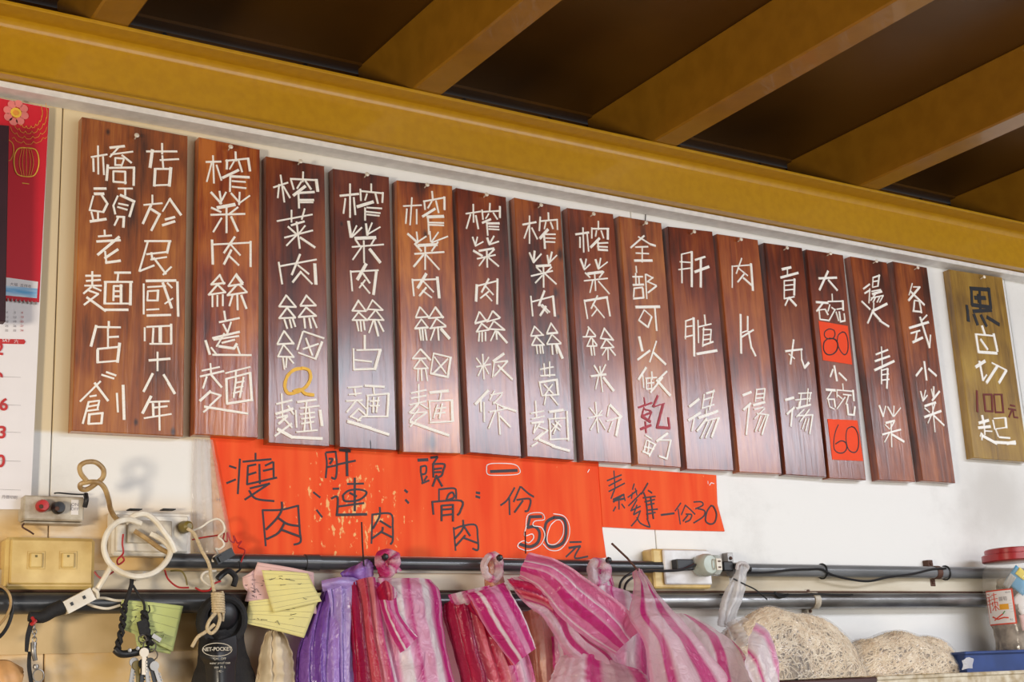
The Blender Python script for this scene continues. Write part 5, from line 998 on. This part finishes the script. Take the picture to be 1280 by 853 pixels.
# ------------------------------------------------------------------ shelf, noodle bags, tray and jar at the lower right
zs = P(1180, 842, .20).z - 0.0012
xa = P(972, 846, .20).x; xb = P(1096, 843, .20).x
sh = MB().box((1.52, -0.20, zs-0.012), (xb, -0.002, zs), 0.002); tag(sh.build('shelf', M['brownshelf']), 'dark brown shelf edge under the bulging noodle bag', 'shelf')
sh = thing('shelf', (xb+.5, -.1, zs-0.03), 'cream metal shelf edge under the flat noodle bag and tray', 'shelf')
MB().box((xb+0.001, -0.20, zs-0.006), (3.3, -0.002, zs+0.0008), 0.0015).build('top', M['creamshelf'], sh)
MB().box((xb+0.001, -0.197, zs-0.030), (3.3, -0.193, zs-0.0045), 0.001).build('front_rail', M['creamshelf'], sh)
M['glassfilm'] = film('clear_bag_film', [(0,(.85,.80,.72)),(1,(.88,.84,.78))], alpha=0.24, rough=0.14, transl=0.1, wrinkle=45)
def noodle_bag(px0, px1, ytop, d, peak, label, seed, n, lump, sh_=0.62):
    a = P(px0, 840, d); b = P(px1, 840, d); top = P((px0+px1)/2, ytop, d)
    cx = (a.x+b.x)/2; rx = (b.x-a.x)/2; h = top.z - zs - 0.004; ry = 0.062
    rr = random.Random(seed)
    def surf(u, v, off=0.0):                    # u round, v 0 base .. 1 top
        ang = u*2*math.pi
        x = math.cos(ang); y = math.sin(ang); vv = min(max(v, 0), 1)
        prof = math.cos(vv*math.pi/2)**sh_; z = math.sin(vv*math.pi/2)**0.95
        w_ = 1 + 0.05*math.sin(3*ang+seed) + 0.04*math.sin(7*ang+2*vv*5)
        px_ = x*prof*w_; shift = peak*(1-abs(px_))*0 
        zz = z*(1 + lump*math.sin(px_*3+seed))
        tilt = peak*z*rx
        return V(cx + px_*(rx+off) + tilt, -d + y*prof*w_*(ry+off), zs + 0.003 + zz*(h+off) + 0.004*math.sin(px_*9+seed)*z)
    t = thing('noodle_bag', (cx, -d, zs), label, 'noodles')
    def grid(off, nu, nv):
        vs = [surf(i/nu, j/nv, off) for j in range(nv+1) for i in range(nu)]
        fs = [[j*nu+i, j*nu+(i+1) % nu, (j+1)*nu+(i+1) % nu, (j+1)*nu+i] for j in range(nv) for i in range(nu)]
        m_ = MB(); m_.add(vs, fs, [(i/nu, j/nv) for j in range(nv+1) for i in range(nu)]); return m_
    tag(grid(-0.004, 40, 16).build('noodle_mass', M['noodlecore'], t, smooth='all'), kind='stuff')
    mb = MB()
    for k in range(n):
        u = rr.uniform(0.42, 1.08); v = rr.uniform(0.0, 0.97); du = rr.uniform(-.07,.07); dv = rr.uniform(-.22,.22); cu = rr.uniform(-.03,.03)
        pts = []
        for s_ in range(6):
            q = s_/5; pts.append(surf(u + du*q + cu*math.sin(q*3.1), v + dv*q + cu*3*math.sin(q*4.5), rr.uniform(-0.0035, 0.001) if s_ in (0, 5) else -0.0012))
        mb.tube(pts, rr.uniform(0.0009, 0.0016), 4, smooth=0)
    tag(mb.build('noodles', M['noodle'], t), kind='stuff')
    grid(0.0035, 56, 22).build('bag_film', M['glassfilm'], t, smooth='all')
    return t, surf
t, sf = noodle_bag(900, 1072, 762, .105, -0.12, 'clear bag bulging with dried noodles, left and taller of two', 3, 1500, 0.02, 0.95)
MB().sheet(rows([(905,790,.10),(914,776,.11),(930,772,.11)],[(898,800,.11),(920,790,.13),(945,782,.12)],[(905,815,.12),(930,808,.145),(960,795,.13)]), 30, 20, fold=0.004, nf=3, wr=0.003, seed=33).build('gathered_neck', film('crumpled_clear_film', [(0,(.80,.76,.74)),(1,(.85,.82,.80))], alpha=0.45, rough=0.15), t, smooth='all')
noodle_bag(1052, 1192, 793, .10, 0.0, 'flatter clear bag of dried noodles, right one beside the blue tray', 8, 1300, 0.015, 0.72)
MB().sheet(rows([(1203,826,.17),(1210,822,.172),(1216,824,.17)],[(1202,838,.17),(1210,836,.172),(1216,836,.17)]), 8, 6, wr=0.002, seed=34).build('bag_corner', M['whitefilm'], bpy.data.objects['noodle_bag.001'], smooth='all')

tp = P(1204, 815, .16); x0 = tp.x; zt = tp.z
t = thing('tray', (x0+.2, -.11, zs), 'navy blue plastic tray holding the jar', 'tray')
mb = MB(); mb.box((x0+.006, -.157, zs+.001), (x0+.42, -.004, zs+.004)); 
mb.box((x0+.004, -.160, zs+.001), (x0+.42, -.156, zt-.004)); mb.box((x0+.004, -.006, zs+.001), (x0+.42, -.002, zt-.004))
mb.box((x0+.003, -.159, zs+.001), (x0+.007, -.003, zt-.004)); mb.box((x0+.418, -.159, zs+.001), (x0+.422, -.003, zt-.004)); mb.build('body', M['blue'], t)
mb = MB(); mb.box((x0-.002, -.166, zt-.005), (x0+.428, -.155, zt), .001); mb.box((x0-.002, -.007, zt-.005), (x0+.428, .0, zt), .001); mb.box((x0-.0025, -.1655, zt-.0048), (x0+.0085, -.0005, zt-.0002), .001); mb.build('rim', M['blue'], t)
# jar
dj = .085; R1 = P(1229, 760, dj); sc_ = (P(1240, 760, dj) - P(1230, 760, dj)).length/10
rj = 0.060; jx = P(1232, 760, dj).x + rj*0.93 + .038; jz = zs + .0045
zl = P(1290, 698, dj+.03).z
Hj = P(1262, 702, dj+.05).z - jz + .006
t = thing('storage_jar', (jx, -dj, jz), 'clear plastic jar with red screw lid and a chilli label', 'jar')
pl = film('clear_jar_plastic', [(0,(.80,.74,.66)),(1,(.80,.74,.66))], alpha=0.16, rough=0.08, transl=0.1, wrinkle=8)
jp = [(rj*.90,0),(rj*.96,.004),(rj*.97,Hj*.25),(rj*1.0,Hj*.45),(rj*1.0,Hj*.78),(rj*.94,Hj*.90),(rj*.80,Hj*.985),(rj*.78,Hj)]
mb = MB().lathe(jp, (jx,-dj,jz), (0.0,0,1), 48); mb.build('body', pl, t, smooth=True)
lp = [(rj*.86,Hj-.001),(rj*.905,Hj+.001),(rj*.905,Hj+.013),(rj*.86,Hj+.0145),(rj*.80,Hj+.015),(rj*.80,Hj+.023),(rj*.76,Hj+.025),(rj*.1,Hj+.025)]
MB().lathe(lp, (jx,-dj,jz), (0,0,1), 56).build('lid', M['lid'], t, smooth=True)
def cyl(s_, z, r=1.012):                        # point on the jar wall, s_ metres round from the side facing the camera
    a0 = math.atan2(-DIST + dj, -jx); a = a0 + s_/rj; return V(jx + math.cos(a)*rj*r, -dj + math.sin(a)*rj*r, z)
LS = -.014
def cylpatch(s0, s1, z0, z1, r, m, name, parent, n=14):
    m_ = MB(); vs = [cyl(s0+(s1-s0)*i/n, z, r) for z in (z0, z1) for i in range(n+1)]
    m_.add(vs, [[i, i+1, n+2+i, n+1+i] for i in range(n)]); return m_.build(name, m, parent, smooth='all')
za = P(1250, 779, dj+.06).z; zb = P(1250, 734, dj+.06).z
lb = cylpatch(-.066, -.004, za, zb, 1.015, M['labelred'], 'label', t)
cylpatch(-.064, -.007, za+.0025, zb-.0025, 1.022, M['labelwhite'], 'label_field', lb)
def lstroke(pts, m, wd, name):
    m_ = MB(); m_.tube([cyl(a+LS, za+(zb-za)*b, 1.030) for a, b in pts], wd, 4, smooth=0); m_.build(name, m, lb)
for pts in ([(-.046,.90),(-.040,.88)],[(-.050,.80),(-.034,.82)],[(-.047,.70),(-.036,.72)],[(-.050,.60),(-.033,.62)],[(-.042,.80),(-.042,.35)],[(-.034,.86),(-.022,.87)],[(-.035,.74),(-.021,.75)],[(-.028,.92),(-.028,.40)],[(-.034,.66),(-.034,.54)],[(-.034,.64),(-.022,.65)],[(-.022,.65),(-.022,.54)],[(-.029,.54),(-.036,.42)],[(-.027,.54),(-.020,.42)]):
    lstroke(pts, M['labelred'], 0.0008, 'character')
lstroke([(-.038,.24),(-.026,.16),(-.012,.20),(-.004,.18)], M['labelred'], 0.0017, 'chilli_picture'); lstroke([(-.034,.14),(-.024,.22),(-.014,.30)], M['labelred'], 0.0014, 'chilli_picture'); lstroke([(-.014,.30),(-.009,.38)], M['green'], 0.0010, 'chilli_stalk')
cylpatch(-.033, -.015, za+(zb-za)*.42, za+(zb-za)*.58, 1.028, mat('amber_label_ink', (.85,.38,.02), .5), 'label_badge', lb)
def ltext(s_, a, z, size): text_on(s_, size, (0,0,0), M['inkgrey'], lb, 'lettering', fn=lambda x, y: cyl(a + x + LS, z + y, 1.032))
ltext('醬筍', -.010, za+(zb-za)*.72, .0085); ltext('BEAN', .001, za+(zb-za)*.90, .004); ltext('R2', .001, za+(zb-za)*.12, .005)
for k in range(5): ltext('-----', .003, za+(zb-za)*(.35+.08*k), .004)
# things inside the jar
rr = random.Random(12)
m_ = MB(); nu, nv = 36, 14; vs = []
for j in range(nv+1):
    for i in range(nu):
        a = 2*math.pi*i/nu; k = .84 + .05*math.sin(3*a+j*.9) + .03*math.sin(7*a-j*1.7)
        if j == nv: k *= .35
        vs.append(V(jx + math.cos(a)*rj*k, -dj + math.sin(a)*rj*k, jz + .003 + Hj*.72*j/nv))
m_.add(vs, [[j*nu+i, j*nu+(i+1) % nu, (j+1)*nu+(i+1) % nu, (j+1)*nu+i] for j in range(nv) for i in range(nu)])
m_.build('contents', mat('crumpled_brown_wrapping', (.40,.33,.26), .7, col2=(.10,.07,.05), scale=45, bump=.8), t, smooth='all')
def packet(cx_, z, w_, h_, ang, m, name, r=0.90):
    m_ = MB(); n = 8; vs = []
    for j in range(n+1):
        for i in range(n+1):
            a = (i/n-.5)*w_; b = (j/n-.5)*h_; vs.append(cyl(cx_ + a*math.cos(ang) - b*math.sin(ang), z + a*math.sin(ang) + b*math.cos(ang), r + 0.012*math.sin(i*2+j)))
    m_.add(vs, [[j*(n+1)+i, j*(n+1)+i+1, (j+1)*(n+1)+i+1, (j+1)*(n+1)+i] for j in range(n) for i in range(n)]); return m_.build(name, m, t, smooth='all', solid=0.0005)
skyb = mat('cyan_packet_print', (.10,.38,.62), .5); yel = mat('yellow_packet_print', (.85,.66,.05), .5); grn = mat('crumpled_grey_wrap', (.42,.38,.27), .7, col2=(.18,.15,.10), scale=60)
packet(.012, jz+Hj*.80, .045, .040, -.75, skyb, 'packet'); packet(.018, jz+Hj*.86, .020, .016, -.75, yel, 'packet', .93); packet(-.008, jz+Hj*.80, .014, .028, -.75, mat('grey_packet_label', (.5,.5,.48), .5), 'packet', .92)
packet(.020, jz+Hj*.60, .05, .045, .6, M['labelwhite'], 'packet', .88); packet(.022, jz+Hj*.42, .04, .03, .1, M['receiptpink'], 'packet', .90)
for k in range(34):
    a = rr.uniform(0, 6.28); r_ = rr.uniform(.012, .037); z_ = jz + .014 + Hj*.80*(k/34); s_ = rr.uniform(.014,.022)
    c0 = V(jx + math.cos(a)*r_, -dj + math.sin(a)*r_, z_)
    m_ = MB(); nu, nv = 12, 8; vs = []
    for j in range(nv+1):
        th = math.pi*j/nv
        for i in range(nu):
            ph = 2*math.pi*i/nu; q = s_*(1 + .22*math.sin(3*ph+k)*math.sin(2*th+k)); vs.append(c0 + V(math.cos(ph)*math.sin(th), math.sin(ph)*math.sin(th), math.cos(th)*.8)*q)
    m_.add(vs, [[j*nu+i, j*nu+(i+1) % nu, (j+1)*nu+(i+1) % nu, (j+1)*nu+i] for j in range(nv) for i in range(nu)])
    m_.build('wrapped_bundle', grn if k % 3 else M['noodlecore'], t, smooth='all')

# hairline crack and rust streaks on the wall
tag(MB().tube([P(806.5,262,.0015),P(807,270,.0015),P(806.5,279,.0015)], 0.0008, 5, smooth=0).build('string', M['black']), 'short black string on the wall above the board with the red character', 'string')
# a loose wire hanging below the grey terminal box
cord([(30,655,.02),(28,659,.024),(36,664,.024),(42,668,.02)], 0.0012, M['rust'], 'short rusty wire between the terminal box and the light switch')
cord([(68,617,.016),(74,616.5,.02),(90,618,.02),(104,618.5,.016)], 0.0011, M['black'], 'thin black wire lying on top of the terminal box')
cord([(107,618,.03),(108,625,.034),(106,634,.03)], 0.0034, M['black'], 'short black cable end beside the terminal box')
